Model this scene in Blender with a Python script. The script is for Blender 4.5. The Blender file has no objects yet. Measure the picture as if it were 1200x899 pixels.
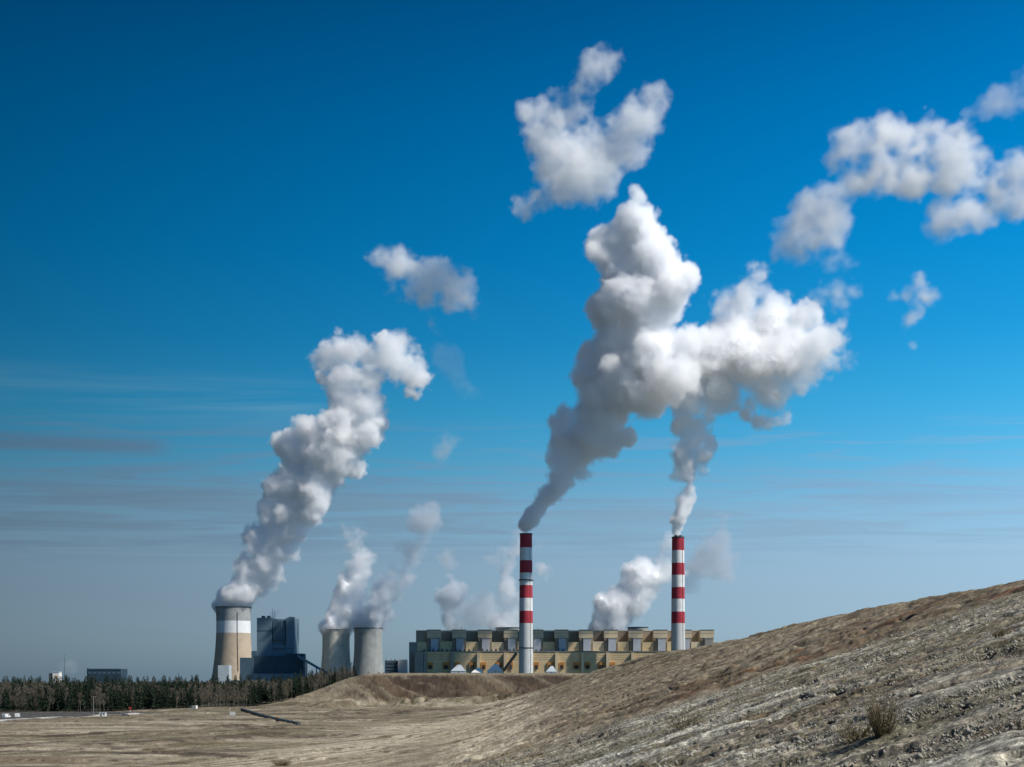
import bpy, math, random
import numpy as np
from math import radians as R

# ---------------------------------------------------------------- camera, sky, sun, exposure
SC = bpy.context.scene
COL = SC.collection
CAM_Z = 24.0
FPX = 1650.0                      # focal length in pixels of the 1200 px wide photograph
HORIZON = 790.0
SUN_EL, SUN_AZ = 47.0, 67.0       # azimuth measured from behind the viewer towards the right

cam_d = bpy.data.cameras.new('camera')
cam = bpy.data.objects.new('camera', cam_d)
COL.objects.link(cam)
cam.location = (0, 0, CAM_Z)
cam.rotation_euler = (R(90), 0, 0)
cam_d.sensor_width = 36.0
cam_d.lens = 36.0 * FPX / 1200.0
cam_d.shift_y = (HORIZON - 449.5) / 1200.0
cam_d.clip_start, cam_d.clip_end = 0.5, 200000.0
SC.camera = cam

SC.view_settings.view_transform = 'Standard'
SC.view_settings.look = 'None'
SC.view_settings.gamma = 1.0
SC.view_settings.use_curve_mapping = False
SC.view_settings.exposure = 0.16
SC.cycles.volume_bounces = 20
SC.cycles.max_bounces = 24
SC.cycles.diffuse_bounces = 3
SC.cycles.transparent_max_bounces = 16
SC.cycles.volume_step_rate = 1.0
SC.cycles.use_denoising = True

SUN_DIR = np.array([math.sin(R(SUN_AZ)) * math.cos(R(SUN_EL)), -math.cos(R(SUN_AZ)) * math.cos(R(SUN_EL)), math.sin(R(SUN_EL))])
sd = bpy.data.lights.new('sun', 'SUN')
sd.energy = 5.0
sd.angle = R(0.55)
sd.color = (1.0, 0.945, 0.86)
sun = bpy.data.objects.new('sun', sd)
COL.objects.link(sun)
sun.rotation_euler = (R(90 - SUN_EL), 0, math.atan2(SUN_DIR[0], -SUN_DIR[1]))


def nn(nt, t, **kw):
    n = nt.nodes.new(t)
    for k, v in kw.items():
        setattr(n, k, v)
    return n


def make_world():
    w = bpy.data.worlds.new('World')
    SC.world = w
    w.use_nodes = True
    nt = w.node_tree
    L = nt.links.new
    bg = nt.nodes['Background']
    bg.inputs['Strength'].default_value = 0.0905
    sky = nn(nt, 'ShaderNodeTexSky', sky_type='NISHITA')
    sky.sun_disc = False
    sky.sun_elevation = R(SUN_EL)
    sky.sun_rotation = R(180 - SUN_AZ)
    sky.altitude = 200
    sky.air_density, sky.dust_density, sky.ozone_density = 1.0, 0.4, 3.0
    tc = nn(nt, 'ShaderNodeTexCoord')
    sep = nn(nt, 'ShaderNodeSeparateXYZ')
    L(tc.outputs['Generated'], sep.inputs[0])
    # clear polarised air: deep blue overhead, pale blue-grey low down
    ramp = nn(nt, 'ShaderNodeValToRGB')
    e = ramp.color_ramp.elements
    stops = SKY_STOPS
    e[0].position, e[0].color = stops[0][0], (*stops[0][1], 1)
    e[1].position, e[1].color = stops[-1][0], (*stops[-1][1], 1)
    for p, c in stops[1:-1]:
        x = e.new(p)
        x.color = (*c, 1)
    L(sep.outputs['Z'], ramp.inputs[0])
    mul = nn(nt, 'ShaderNodeMix', data_type='RGBA', blend_type='MULTIPLY')
    mul.inputs[0].default_value = 1.0
    L(sky.outputs[0], mul.inputs[6])
    L(ramp.outputs[0], mul.inputs[7])
    # thin stratus streaks: noise on a high flat layer (direction / z), so they flatten towards the horizon
    addz = nn(nt, 'ShaderNodeMath', operation='MAXIMUM')
    addz.inputs[1].default_value = 0.02
    L(sep.outputs['Z'], addz.inputs[0])
    div = nn(nt, 'ShaderNodeVectorMath', operation='DIVIDE')
    cmb = nn(nt, 'ShaderNodeCombineXYZ')
    for i in range(3):
        L(addz.outputs[0], cmb.inputs[i])
    L(tc.outputs['Generated'], div.inputs[0])
    L(cmb.outputs[0], div.inputs[1])

    def streak(scale, off, lo, hi, detail=6, rot=0.0, dist=1.1):
        mp = nn(nt, 'ShaderNodeMapping')
        mp.inputs['Scale'].default_value = scale
        mp.inputs['Location'].default_value = off
        mp.inputs['Rotation'].default_value = (0, 0, rot)
        L(div.outputs[0], mp.inputs[0])
        nz = nn(nt, 'ShaderNodeTexNoise')
        nz.inputs['Scale'].default_value = 1.0
        nz.inputs['Detail'].default_value = detail
        nz.inputs['Roughness'].default_value = 0.6
        nz.inputs['Distortion'].default_value = dist
        L(mp.outputs[0], nz.inputs['Vector'])
        mr = nn(nt, 'ShaderNodeMapRange', interpolation_type='SMOOTHSTEP')
        mr.inputs['From Min'].default_value, mr.inputs['From Max'].default_value = lo, hi
        L(nz.outputs['Fac'], mr.inputs['Value'])
        return mr.outputs[0]

    def band(z0, z1, z2, z3):
        a = nn(nt, 'ShaderNodeMapRange', interpolation_type='SMOOTHSTEP')
        a.inputs['From Min'].default_value, a.inputs['From Max'].default_value = z0, z1
        b = nn(nt, 'ShaderNodeMapRange', interpolation_type='SMOOTHSTEP')
        b.inputs['From Min'].default_value, b.inputs['From Max'].default_value = z2, z3
        b.inputs['To Min'].default_value, b.inputs['To Max'].default_value = 1, 0
        L(sep.outputs['Z'], a.inputs['Value'])
        L(sep.outputs['Z'], b.inputs['Value'])
        m = nn(nt, 'ShaderNodeMath', operation='MULTIPLY')
        L(a.outputs[0], m.inputs[0])
        L(b.outputs[0], m.inputs[1])
        return m.outputs[0]

    def mult(a, b):
        m = nn(nt, 'ShaderNodeMath', operation='MULTIPLY')
        for i, v in enumerate((a, b)):
            if isinstance(v, float):
                m.inputs[i].default_value = v
            else:
                L(v, m.inputs[i])
        return m.outputs[0]

    def over(colour, fac, under):
        m = nn(nt, 'ShaderNodeMix', data_type='RGBA')
        m.inputs[7].default_value = (*colour, 1)
        L(fac, m.inputs[0])
        L(under, m.inputs[6])
        return m.outputs[2]

    out = mul.outputs[2]
    for colour, (scale, off, lo, hi, rot), (z0, z1, z2, z3), xr, k in STREAKS:
        f = mult(mult(streak(scale, off, lo, hi, rot=rot), band(z0, z1, z2, z3)), k)
        if xr:
            a = nn(nt, 'ShaderNodeMapRange', interpolation_type='SMOOTHSTEP')
            a.inputs['From Min'].default_value, a.inputs['From Max'].default_value = xr
            L(sep.outputs['X'], a.inputs['Value'])
            f = mult(f, a.outputs[0])
        out = over(colour, f, out)
    # the side of the sky away from the sun is a little deeper
    side = nn(nt, 'ShaderNodeMapRange')
    side.inputs['From Min'].default_value, side.inputs['From Max'].default_value = -0.4, 0.4
    side.inputs['To Min'].default_value, side.inputs['To Max'].default_value = 0.46, 1.50
    L(sep.outputs['X'], side.inputs['Value'])
    mul2 = nn(nt, 'ShaderNodeVectorMath', operation='SCALE')
    L(out, mul2.inputs[0])
    L(side.outputs[0], mul2.inputs['Scale'])
    L(mul2.outputs[0], bg.inputs['Color'])


# multipliers on the physical sky by sine of elevation
SKY_STOPS = [(0.0, (0.39, 0.60, 0.98)), (0.0545, (0.55, 0.66, 0.86)), (0.0845, (0.64, 0.75, 0.88)), (0.1144, (0.60, 0.83, 0.93)), (0.1498, (0.30, 0.87, 1.02)), (0.1846, (0.155, 0.85, 1.05)),
             (0.23, (0.055, 0.77, 1.05)), (0.2847, (0.012, 0.73, 1.06)), (0.324, (0.004, 0.69, 1.02)), (0.3616, (0.0, 0.635, 0.97)), (0.3976, (0.0, 0.555, 0.87)), (0.4318, (0.0, 0.465, 0.75)), (0.6, (0.3, 0.6, 0.85)), (1.0, (0.6, 0.8, 1.0))]
# thin high cloud: colour, (scale, offset, noise low, noise high, rotation), elevation band, azimuth range, strength
STREAKS = [
    ((2.0, 3.3, 4.6), ((0.55, 1.3, 1.0), (3.1, 0.4, 0.0), 0.40, 0.60, 0.06), (0.07, 0.10, 0.118, 0.142), None, 0.75),
    ((1.8, 3.0, 4.5), ((0.7, 1.9, 1.0), (1.3, 5.4, 0.0), 0.46, 0.62, -0.08), (0.11, 0.122, 0.135, 0.155), None, 0.55),
    ((1.9, 3.1, 4.6), ((1.0, 2.6, 1.0), (0.6, 1.7, 0.0), 0.50, 0.66, -0.10), (0.125, 0.14, 0.160, 0.180), None, 0.40),
    ((1.5, 2.75, 4.3), ((0.9, 3.0, 1.0), (8.6, 1.7, 0.0), 0.22, 0.55, 0.03), (0.146, 0.153, 0.155, 0.164), (-0.225, -0.25), 0.8),
    ((2.2, 4.6, 6.6), ((0.35, 1.6, 1.0), (5.2, 2.6, 0.0), 0.38, 0.70, 0.16), (0.165, 0.182, 0.19, 0.21), (-0.10, -0.17), 0.6),
]
make_world()

# ---------------------------------------------------------------- helpers
rng = np.random.default_rng(7)
random.seed(7)


def at(px, py, Y):
    """world point at distance Y in the direction of a point of the photograph"""
    return ((px - 600.0) / FPX * Y, Y, CAM_Z + (HORIZON - py) / FPX * Y)


def tag(o, label=None, cat=None, group=None, kind=None):
    if label: o['label'] = label
    if cat: o['category'] = cat
    if group: o['group'] = group
    if kind: o['kind'] = kind
    return o


def empty(name, loc=(0, 0, 0), rz=0.0):
    o = bpy.data.objects.new(name, None)
    COL.objects.link(o)
    o.location = loc
    o.rotation_euler = (0, 0, rz)
    o.empty_display_size = 1.0
    return o


class MB:
    """collects faces and links them as one mesh object"""
    def __init__(self):
        self.v, self.f, self.m = [], [], []

    def add(self, verts, faces, mi=0):
        b = len(self.v)
        self.v += [tuple(p) for p in verts]
        self.f += [tuple(i + b for i in f) for f in faces]
        self.m += [mi] * len(faces)
        return self

    def box(self, x0, x1, y0, y1, z0, z1, mi=0):
        v = [(x0, y0, z0), (x1, y0, z0), (x1, y1, z0), (x0, y1, z0), (x0, y0, z1), (x1, y0, z1), (x1, y1, z1), (x0, y1, z1)]
        f = [(0, 3, 2, 1), (4, 5, 6, 7), (0, 1, 5, 4), (1, 2, 6, 5), (2, 3, 7, 6), (3, 0, 4, 7)]
        return self.add(v, f, mi)

    def lathe(self, prof, n=48, c=(0, 0), cap0=False, cap1=False, mi=0):
        v, f = [], []
        for (r, z) in prof:
            for i in range(n):
                a = 2 * math.pi * i / n
                v.append((c[0] + r * math.cos(a), c[1] + r * math.sin(a), z))
        for j in range(len(prof) - 1):
            for i in range(n):
                k = (i + 1) % n
                f.append((j * n + i, j * n + k, (j + 1) * n + k, (j + 1) * n + i))
        if cap0: f.append(tuple(range(n))[::-1])
        if cap1: f.append(tuple((len(prof) - 1) * n + i for i in range(n)))
        return self.add(v, f, mi)

    def tube(self, pts, r, n=8, mi=0, taper=None):
        pts = [np.array(p, float) for p in pts]
        v, f = [], []
        for i, p in enumerate(pts):
            d = pts[min(i + 1, len(pts) - 1)] - pts[max(i - 1, 0)]
            d /= np.linalg.norm(d) + 1e-9
            a = np.cross(d, (0, 0, 1.0))
            if np.linalg.norm(a) < 1e-3: a = np.cross(d, (1.0, 0, 0))
            a /= np.linalg.norm(a)
            b = np.cross(a, d)
            rr = r if taper is None else r * (1 + (taper - 1) * i / (len(pts) - 1))
            for k in range(n):
                t = 2 * math.pi * k / n
                v.append(tuple(p + rr * (math.cos(t) * a + math.sin(t) * b)))
        for j in range(len(pts) - 1):
            for i in range(n):
                k = (i + 1) % n
                f.append((j * n + i, (j + 1) * n + i, (j + 1) * n + k, j * n + k))
        f.append(tuple(range(n)))
        f.append(tuple((len(pts) - 1) * n + i for i in range(n))[::-1])
        return self.add(v, f, mi)

    def build(self, name, mats, parent=None, smooth=False):
        me = bpy.data.meshes.new(name)
        me.from_pydata(self.v, [], self.f)
        mats = mats if isinstance(mats, (list, tuple)) else [mats]
        for m in mats: me.materials.append(m)
        if len(mats) > 1: me.polygons.foreach_set('material_index', self.m)
        if smooth:
            me.polygons.foreach_set('use_smooth', [True] * len(me.polygons))
            me.set_sharp_from_angle(angle=R(35))
        o = bpy.data.objects.new(name, me)
        COL.objects.link(o)
        if parent is not None: o.parent = parent
        return o


def raw_mesh(name, V, F, mats, parent=None, smooth=False, mi=None, loop=4):
    """mesh from numpy arrays (all faces with the same number of corners)"""
    me = bpy.data.meshes.new(name)
    V = np.asarray(V, np.float32); F = np.asarray(F, np.int32)
    me.vertices.add(len(V)); me.vertices.foreach_set('co', V.ravel())
    me.loops.add(F.size); me.loops.foreach_set('vertex_index', F.ravel())
    me.polygons.add(len(F))
    me.polygons.foreach_set('loop_start', np.arange(len(F), dtype=np.int32) * F.shape[1])
    for m in (mats if isinstance(mats, (list, tuple)) else [mats]): me.materials.append(m)
    if mi is not None: me.polygons.foreach_set('material_index', np.asarray(mi, np.int32))
    if smooth: me.polygons.foreach_set('use_smooth', np.ones(len(F), bool))
    me.update(calc_edges=True)
    o = bpy.data.objects.new(name, me)
    COL.objects.link(o)
    if parent is not None: o.parent = parent
    return o


# ---------------------------------------------------------------- noise
def _hash2(ix, iy, seed):
    h = (ix.astype(np.uint32) * np.uint32(374761393) + iy.astype(np.uint32) * np.uint32(668265263) + np.uint32(seed * 1442695 + 977))
    h = (h ^ (h >> np.uint32(13))) * np.uint32(1274126177)
    h = h ^ (h >> np.uint32(16))
    return (h & np.uint32(0xFFFFFF)).astype(np.float32) / np.float32(0xFFFFFF)


def vn(x, y, seed=0):
    """value noise 0..1"""
    x = np.asarray(x, np.float64); y = np.asarray(y, np.float64)
    fx, fy = np.floor(x), np.floor(y)
    tx, ty = (x - fx), (y - fy)
    ix, iy = fx.astype(np.int64), fy.astype(np.int64)
    tx = tx * tx * tx * (tx * (tx * 6 - 15) + 10); ty = ty * ty * ty * (ty * (ty * 6 - 15) + 10)
    a = _hash2(ix, iy, seed); b = _hash2(ix + 1, iy, seed); c = _hash2(ix, iy + 1, seed); d = _hash2(ix + 1, iy + 1, seed)
    return (a + (b - a) * tx) * (1 - ty) + (c + (d - c) * tx) * ty


def fbm(x, y, seed=0, octv=4, gain=0.5):
    s, a, t = 0.0, 1.0, 0.0
    for o in range(octv):
        s = s + a * vn(x * 2 ** o + 17.3 * o, y * 2 ** o - 9.1 * o, seed + o)
        t += a; a *= gain
    return s / t


def sstep(a, b, x):
    t = np.clip((x - a) / (b - a), 0, 1)
    return t * t * (3 - 2 * t)


def smin(a, b, k):
    h = np.clip(0.5 + 0.5 * (b - a) / k, 0, 1)
    return b + (a - b) * h - k * h * (1 - h)


def smax(a, b, k): return -smin(-a, -b, k)


# ---------------------------------------------------------------- materials
def material(name):
    m = bpy.data.materials.new(name)
    m.use_nodes = True
    nt = m.node_tree
    b = nt.nodes['Principled BSDF']
    b.inputs['Roughness'].default_value = 0.8
    b.inputs['Specular IOR Level'].default_value = 0.25
    return m, nt, b


def mixrgb(nt, a, b, fac, mode='MIX'):
    m = nn(nt, 'ShaderNodeMix', data_type='RGBA', blend_type=mode)
    for i, v in ((6, a), (7, b)):
        if isinstance(v, tuple): m.inputs[i].default_value = (*v, 1)
        else: nt.links.new(v, m.inputs[i])
    if isinstance(fac, (int, float)): m.inputs[0].default_value = fac
    else: nt.links.new(fac, m.inputs[0])
    return m.outputs[2]


def noise(nt, scale, detail=4, rough=0.55, vec=(1, 1, 1), coord='Object', lo=None, hi=None, rot=(0, 0, 0)):
    tc = nn(nt, 'ShaderNodeTexCoord')
    mp = nn(nt, 'ShaderNodeMapping')
    mp.inputs['Scale'].default_value = vec
    mp.inputs['Rotation'].default_value = rot
    nt.links.new(tc.outputs[coord], mp.inputs[0])
    n = nn(nt, 'ShaderNodeTexNoise')
    n.inputs['Scale'].default_value = scale
    n.inputs['Detail'].default_value = detail
    n.inputs['Roughness'].default_value = rough
    nt.links.new(mp.outputs[0], n.inputs['Vector'])
    if lo is None: return n.outputs['Fac']
    mr = nn(nt, 'ShaderNodeMapRange')
    mr.inputs['From Min'].default_value, mr.inputs['From Max'].default_value = lo, hi
    nt.links.new(n.outputs['Fac'], mr.inputs['Value'])
    return mr.outputs[0]


def plain_mat(name, c, var=0.25, scale=0.08, streak=0.0, rough=0.8, metallic=0.0):
    """painted / concrete / sheet surface with dirt patches and vertical rain streaks"""
    m, nt, b = material(name)
    dark = tuple(v * (1 - var) for v in c)
    lite = tuple(min(v * (1 + var * 0.6), 0.95) for v in c)
    col = mixrgb(nt, dark, lite, noise(nt, scale, 5, 0.6, lo=0.3, hi=0.7))
    if streak:
        col = mixrgb(nt, col, tuple(v * 0.55 for v in c), noise(nt, 1.0, 3, 0.6, vec=(0.35, 0.35, 0.012), lo=0.52, hi=0.52 + 0.4 / max(streak, .05)))
    nt.links.new(col, b.inputs['Base Color'])
    b.inputs['Roughness'].default_value = rough
    b.inputs['Metallic'].default_value = metallic
    return m


M = {}
for name, c, kw in [
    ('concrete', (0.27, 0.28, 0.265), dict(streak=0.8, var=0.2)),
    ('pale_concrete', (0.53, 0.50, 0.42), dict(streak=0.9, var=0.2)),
    ('tan_concrete', (0.42, 0.34, 0.25), dict(streak=0.5, var=0.15)),
    ('grey_band', (0.30, 0.31, 0.30), dict(streak=0.6, var=0.2)),
    ('white_band', (0.66, 0.67, 0.66), dict(streak=0.35, var=0.08)),
    ('dark_rim', (0.06, 0.065, 0.07), dict()),
    ('red_paint', (0.36, 0.035, 0.05), dict(streak=0.9, var=0.25)),
    ('stack_white', (0.66, 0.66, 0.64), dict(streak=0.8, var=0.15)),
    ('stack_grey', (0.50, 0.50, 0.48), dict(streak=0.7, var=0.12)),
    ('ochre_panel', (0.56, 0.43, 0.245), dict(streak=0.4, var=0.14)),
    ('cream_panel', (0.55, 0.45, 0.30), dict(streak=0.4, var=0.12)),
    ('brown_panel', (0.31, 0.25, 0.18), dict(streak=0.3, var=0.2)),
    ('grey_panel', (0.25, 0.24, 0.21), dict(streak=0.4, var=0.15)),
    ('duct_blue', (0.40, 0.42, 0.44), dict(var=0.12)),
    ('dark_void', (0.03, 0.033, 0.035), dict()),
    ('orange_panel', (0.46, 0.20, 0.05), dict(var=0.25)),
    ('blue_panel', (0.10, 0.155, 0.19), dict(streak=0.2, var=0.1)),
    ('deep_blue_panel', (0.028, 0.052, 0.075), dict(var=0.15)),
    ('slate_panel', (0.062, 0.105, 0.135), dict(var=0.12)),
    ('pale_panel', (0.40, 0.44, 0.46), dict(var=0.1)),
    ('white_sheet', (0.70, 0.68, 0.63), dict(var=0.08, rough=0.5)),
    ('roof_grey', (0.16, 0.17, 0.17), dict(var=0.2)),
    ('steel_dark', (0.07, 0.08, 0.085), dict(var=0.2, rough=0.5)),
    ('rubber', (0.02, 0.02, 0.02), dict()),
    ('glass_dark', (0.02, 0.025, 0.03), dict(rough=0.15)),
    ('red_plain', (0.5, 0.05, 0.03), dict()),
    ('timber', (0.16, 0.11, 0.07), dict()),
]:
    M[name] = plain_mat(name, c, **kw)

# ---------------------------------------------------------------- ground
FACE_K, FOOT_X = 0.37, -20.0


def crest_z(y):
    return np.interp(y, [-300, 150, 260, 370, 520, 620, 730, 800, 870, 960, 1100], [46, 44, 41.6, 41.6, 36.4, 34.8, 35.0, 31.5, 20.0, 6.0, 0.0])


RIDGES = [  # small banks of dark soil on the flat: two ends (photo), height, half width
    (205, 872, 300, 869, 1.1, 4.2), (285, 861, 372, 859, 0.9, 4.0), (150, 888, 290, 892, 0.5, 3.0), (60, 866, 150, 862, 0.5, 3.5), (375, 843, 420, 840, 1.3, 4.0), (395, 838, 425, 836, 1.6, 4.0),
    (110, 879, 205, 874, 0.7, 3.2), (258, 858.5, 284, 857, 2.0, 5.0), (455, 842, 480, 838, 1.4, 5.0), (520, 846, 600, 838, 1.0, 4.0), (0, 880, 110, 873, 0.4, 2.0),
]


def ground_xy(px, py):
    Y = CAM_Z * FPX / (py - HORIZON)
    return ((px - 600) / FPX * Y, Y)


def ridge_mask(x, y, px0, py0, px1, py1, w):
    (ax, ay), (bx, by) = ground_xy(px0, py0), ground_xy(px1, py1)
    dx, dy = bx - ax, by - ay
    L2 = dx * dx + dy * dy
    t = np.clip(((x - ax) * dx + (y - ay) * dy) / L2, 0, 1)
    d = np.hypot(x - ax - t * dx, (y - ay - t * dy) * 0.5)
    return np.exp(-(d / w) ** 2)


GULLIES = [  # washed-out cuts down the heap: two ends (photo), depth, half width
    (742, 826, 792, 806, 1.0, 1.6), (800, 800, 842, 786, 1.6, 2.2), (846, 787, 884, 772, 1.4, 2.0), (890, 768, 925, 757, 0.9, 1.8), (770, 800, 822, 784, 0.7, 1.6), (700, 842, 752, 826, 0.8, 1.6),
    (930, 820, 990, 812, 0.55, 0.6), (880, 836, 912, 829, 0.5, 0.6), (960, 784, 1010, 770, 0.5, 0.8), (1040, 778, 1110, 762, 0.55, 0.8), (1080, 812, 1128, 799, 0.5, 0.6), (1120, 742, 1180, 727, 0.5, 0.8),
    (905, 868, 950, 860, 0.45, 0.5), (800, 872, 842, 864, 0.4, 0.6), (1100, 862, 1160, 848, 0.45, 0.45), (1130, 826, 1190, 812, 0.5, 0.5), (860, 806, 905, 794, 0.5, 0.9), (985, 806, 1030, 796, 0.5, 0.6),
    (940, 850, 975, 844, 0.4, 0.5), (690, 880, 735, 868, 0.4, 0.8), (1000, 740, 1060, 724, 0.8, 1.6), (1080, 716, 1150, 698, 0.8, 1.6), (650, 806, 700, 788, 1.2, 3.0), (720, 782, 770, 772, 1.0, 3.0)]


def slope_xy(px, py):
    dx = (px - 600) / FPX
    Y = 16.6 / (FACE_K * dx + (py - HORIZON) / FPX)
    return dx * Y, Y


def cut_mask(x, y, px0, py0, px1, py1, w):
    (ax, ay), (bx, by) = slope_xy(px0, py0), slope_xy(px1, py1)
    dx, dy = bx - ax, by - ay
    t = np.clip(((x - ax) * dx + (y - ay) * dy) / (dx * dx + dy * dy), 0, 1)
    wx = x + 2.0 * w * (vn(x / (2.5 * w), y / (2.5 * w), 171) - 0.5); wy = y + 6.0 * w * (vn(x / (2.5 * w), y / (4 * w), 172) - 0.5)
    k = float(np.clip(70.0 / ay, 0.2, 0.6))
    d = np.hypot(wx - ax - t * dx, (wy - ay - t * dy) * k)
    return np.exp(-(d / w) ** 2) * sstep(0.30, 0.55, vn(x / (3 * w), y / (6 * w), 173))


def base_height(x, y):
    wob = 5.0 * (fbm(x / 60, y / 60, 3, 3) - 0.5) + 2.2 * (fbm(x / 14, y / 14, 4, 3) - 0.5)
    face = (x - FOOT_X) * FACE_K + wob * 0.35
    top = crest_z(y) + 0.9 * (fbm(x / 14, y / 14, 11, 4) - 0.5) + 1.6 * (fbm(x / 60, y / 60, 12, 3) - 0.5) - 0.02 * np.clip(x - 110, 0, 400)
    top = np.maximum(top, -1.0)
    heap = smin(face, top, 2.5)
    heap = np.where(x > 500, np.minimum(heap, 30), heap)
    heap = heap * (1 - sstep(600, 1200, np.abs(x)))
    plain = 0.9 * (fbm(x / 90, y / 90, 21, 3) - 0.5) + 0.25 * (fbm(x / 12, y / 12, 24, 3) - 0.5)
    plain = plain * (1 - sstep(3000, 8000, np.hypot(x, y)))
    ex = x + 14 * (fbm(x / 50, y / 50, 31, 2) - 0.5); ey = y + 22 * (fbm(x / 40, y / 40, 33, 3) - 0.5)
    bench = 24.3 * sstep(-205, -92, ex) * sstep(988, 1062, ey) * (1 - sstep(1450, 1750, y)) * (1 - sstep(700, 1200, x))
    z = smax(plain, heap, 11.0)
    z = smax(z, bench, 4.0)
    return z - 0.006 * np.clip(np.hypot(x, y) - 3900, 0, None)      # the land falls away beyond the plant


def height(x, y):
    x = np.asarray(x, np.float64); y = np.asarray(y, np.float64)
    z = base_height(x, y)
    for r in RIDGES:
        z = z + r[4] * ridge_mask(x, y, *r[:4], r[5])
    return z


def strip(x, y): return 0.59 * x + 0.81 * y      # across the dumped strips
def fall(x, y): return 0.81 * x - 0.59 * y       # down the fall line


def build_ground():
    th_in = np.arange(-0.46, 0.46, 0.00075)
    th = np.concatenate([np.linspace(-math.pi, -0.46, 70, endpoint=False), th_in, np.linspace(0.46, math.pi, 70, endpoint=False)])
    r = np.concatenate([np.geomspace(1.5, 62, 50, endpoint=False), np.geomspace(62, 330, 620, endpoint=False), np.geomspace(330, 1350, 420, endpoint=False), np.geomspace(1350, 90000, 90)])
    T, RR = np.meshgrid(th, r)
    x = (np.sin(T) * RR).ravel(); y = (np.cos(T) * RR).ravel()
    nt_, nr = len(th), len(r)
    z = height(x, y)
    dist = np.hypot(x, y)
    onheap = sstep(1.0, 5.0, z) * (y < 960)
    s, u = strip(x, y), fall(x, y)
    sw = s + 16 * (fbm(u / 40, s / 40, 41, 3) - 0.5)
    clod = onheap * (1 - sstep(222, 236, sw)) * (y < 420)
    # relief: clods, rills along the strips, ruts on the flat
    near = 1 - sstep(330, 520, dist)
    rill = fbm(u / 16, s / 2.2, 51, 4) - 0.5
    rill2 = np.abs(fbm(u / 30, s / 5.0, 57, 4) - 0.5) * 2
    b1 = np.abs(vn(x / 1.5, y / 1.5, 61) - 0.5) * 2
    b2 = np.abs(vn(x / 0.7, y / 0.7, 62) - 0.5) * 2
    b3 = vn(x / 0.35, y / 0.35, 63)
    lump = fbm(x / 2.2, y / 2.2, 64, 3) - 0.5
    patch = sstep(0.40, 0.62, fbm(x / 22, y / 22, 66, 3))
    z = z + near * clod * (0.55 * rill + 0.5 * lump + (0.4 + 0.6 * patch) * (0.14 * b1 + 0.16 * b2 + 0.14 * b3) - 0.12)
    rough = fbm(x / 3.0, y / 3.0, 65, 4) - 0.5
    z = z + onheap * (1 - clod) * (0.35 * rill + 0.5 * (rill2 - 0.4) + 1.3 * rough + 0.9 * (fbm(x / 9, y / 9, 67, 3) - 0.5))
    holes = sstep(0.60, 0.70, fbm(u / 8, s / 2.6, 71, 4))
    z = z - clod * holes * 0.6
    z = z - onheap * (1 - clod) * 0.8 * sstep(0.60, 0.70, fbm(u / 14, s / 3.2, 72, 4))
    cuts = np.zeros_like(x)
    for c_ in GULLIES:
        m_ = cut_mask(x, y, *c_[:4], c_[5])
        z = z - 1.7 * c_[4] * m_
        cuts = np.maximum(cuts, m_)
    bank = sstep(2, 6, z) * (y > 960) * (y < 1400)
    bq = x * 0.9 + (y - 1000) * 0.9
    gully = fbm(bq / 9.0, (y - x * 0.4) / 70, 81, 4)
    z = z + bank * (4.6 * (gully - 0.5) + 2.2 * (fbm(x / 9, y / 9, 82, 4) - 0.5)) * (1 - 0.7 * sstep(22.5, 24, z))
    toe = np.exp(-((y - 985) / 26.0) ** 2) * sstep(-150, -120, x) * (1 - sstep(40, 80, x))
    z = z + toe * 7.0 * sstep(0.46, 0.72, fbm(x / 24, y / 13, 83, 4))
    flat = (1 - onheap) * (1 - bank) * (dist < 1400)
    al, ac = 0.41 * x + 0.91 * y, 0.91 * x - 0.41 * y        # along and across the haul tracks
    track = fbm(al / 60, ac / 2.4, 86, 4)
    z = z + flat * (0.5 * (fbm(x / 40, y / 12.0, 85, 4) - 0.5) + 0.35 * (track - 0.5) + 0.22 * (fbm(x / 3, y / 3, 87, 3) - 0.5))
    scarp = sstep(0.57, 0.60, fbm(x / 70, y / 20, 88, 4))
    z = z + flat * 0.55 * scarp

    # soil colours (what the ground is made of)
    def C(*c): return np.array(c, np.float32)[None, :]
    def mix(a, b, f): return a + (b - a) * f[:, None]
    n1 = fbm(x / 45, y / 45, 101, 5); n2 = fbm(u / 18, s / 6, 102, 5); n3 = fbm(x / 6, y / 6, 103, 4); n4 = fbm(x / 42, y / 26, 104, 5)
    tan = C(0.262, 0.219, 0.150); pale = C(0.43, 0.372, 0.270); brown = C(0.146, 0.104, 0.064); dark = C(0.062, 0.047, 0.034)
    grey = C(0.315, 0.293, 0.230); greyp = C(0.52, 0.49, 0.395); olive = C(0.150, 0.130, 0.075); char = C(0.05, 0.048, 0.045); rust = C(0.20, 0.105, 0.055)
    col = np.repeat(tan, len(x), 0)
    col = mix(col, pale, sstep(0.49, 0.59, n4) * 0.8)
    col = mix(col, olive, sstep(0.48, 0.62, n1 + 0.25 * (n3 - 0.5)) * 0.75)
    col = mix(col, brown, sstep(0.54, 0.66, fbm(x / 60, y / 22, 106, 5)) * 0.45)
    col = mix(col, dark, sstep(0.61, 0.66, fbm(x / 45, y / 18, 105, 5)) * 0.55)
    edge = np.clip(1 - np.abs(fbm(x / 70, y / 20, 88, 4) - 0.585) / 0.022, 0, 1)
    col = mix(col, dark, edge * sstep(0.42, 0.58, n3) * 0.75)
    tk = sstep(0.45, 0.6, n1)
    col = mix(col, pale, tk * sstep(0.52, 0.66, track) * 0.45)
    col = mix(col, brown, tk * sstep(0.58, 0.70, 1 - track) * 0.35)
    # pale haul strip along the foot of the heap
    foot = np.exp(-((x - (-48 + 0.10 * (y - 440))) / 26.0) ** 2) * sstep(250, 330, y) * (1 - sstep(640, 760, y))
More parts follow.
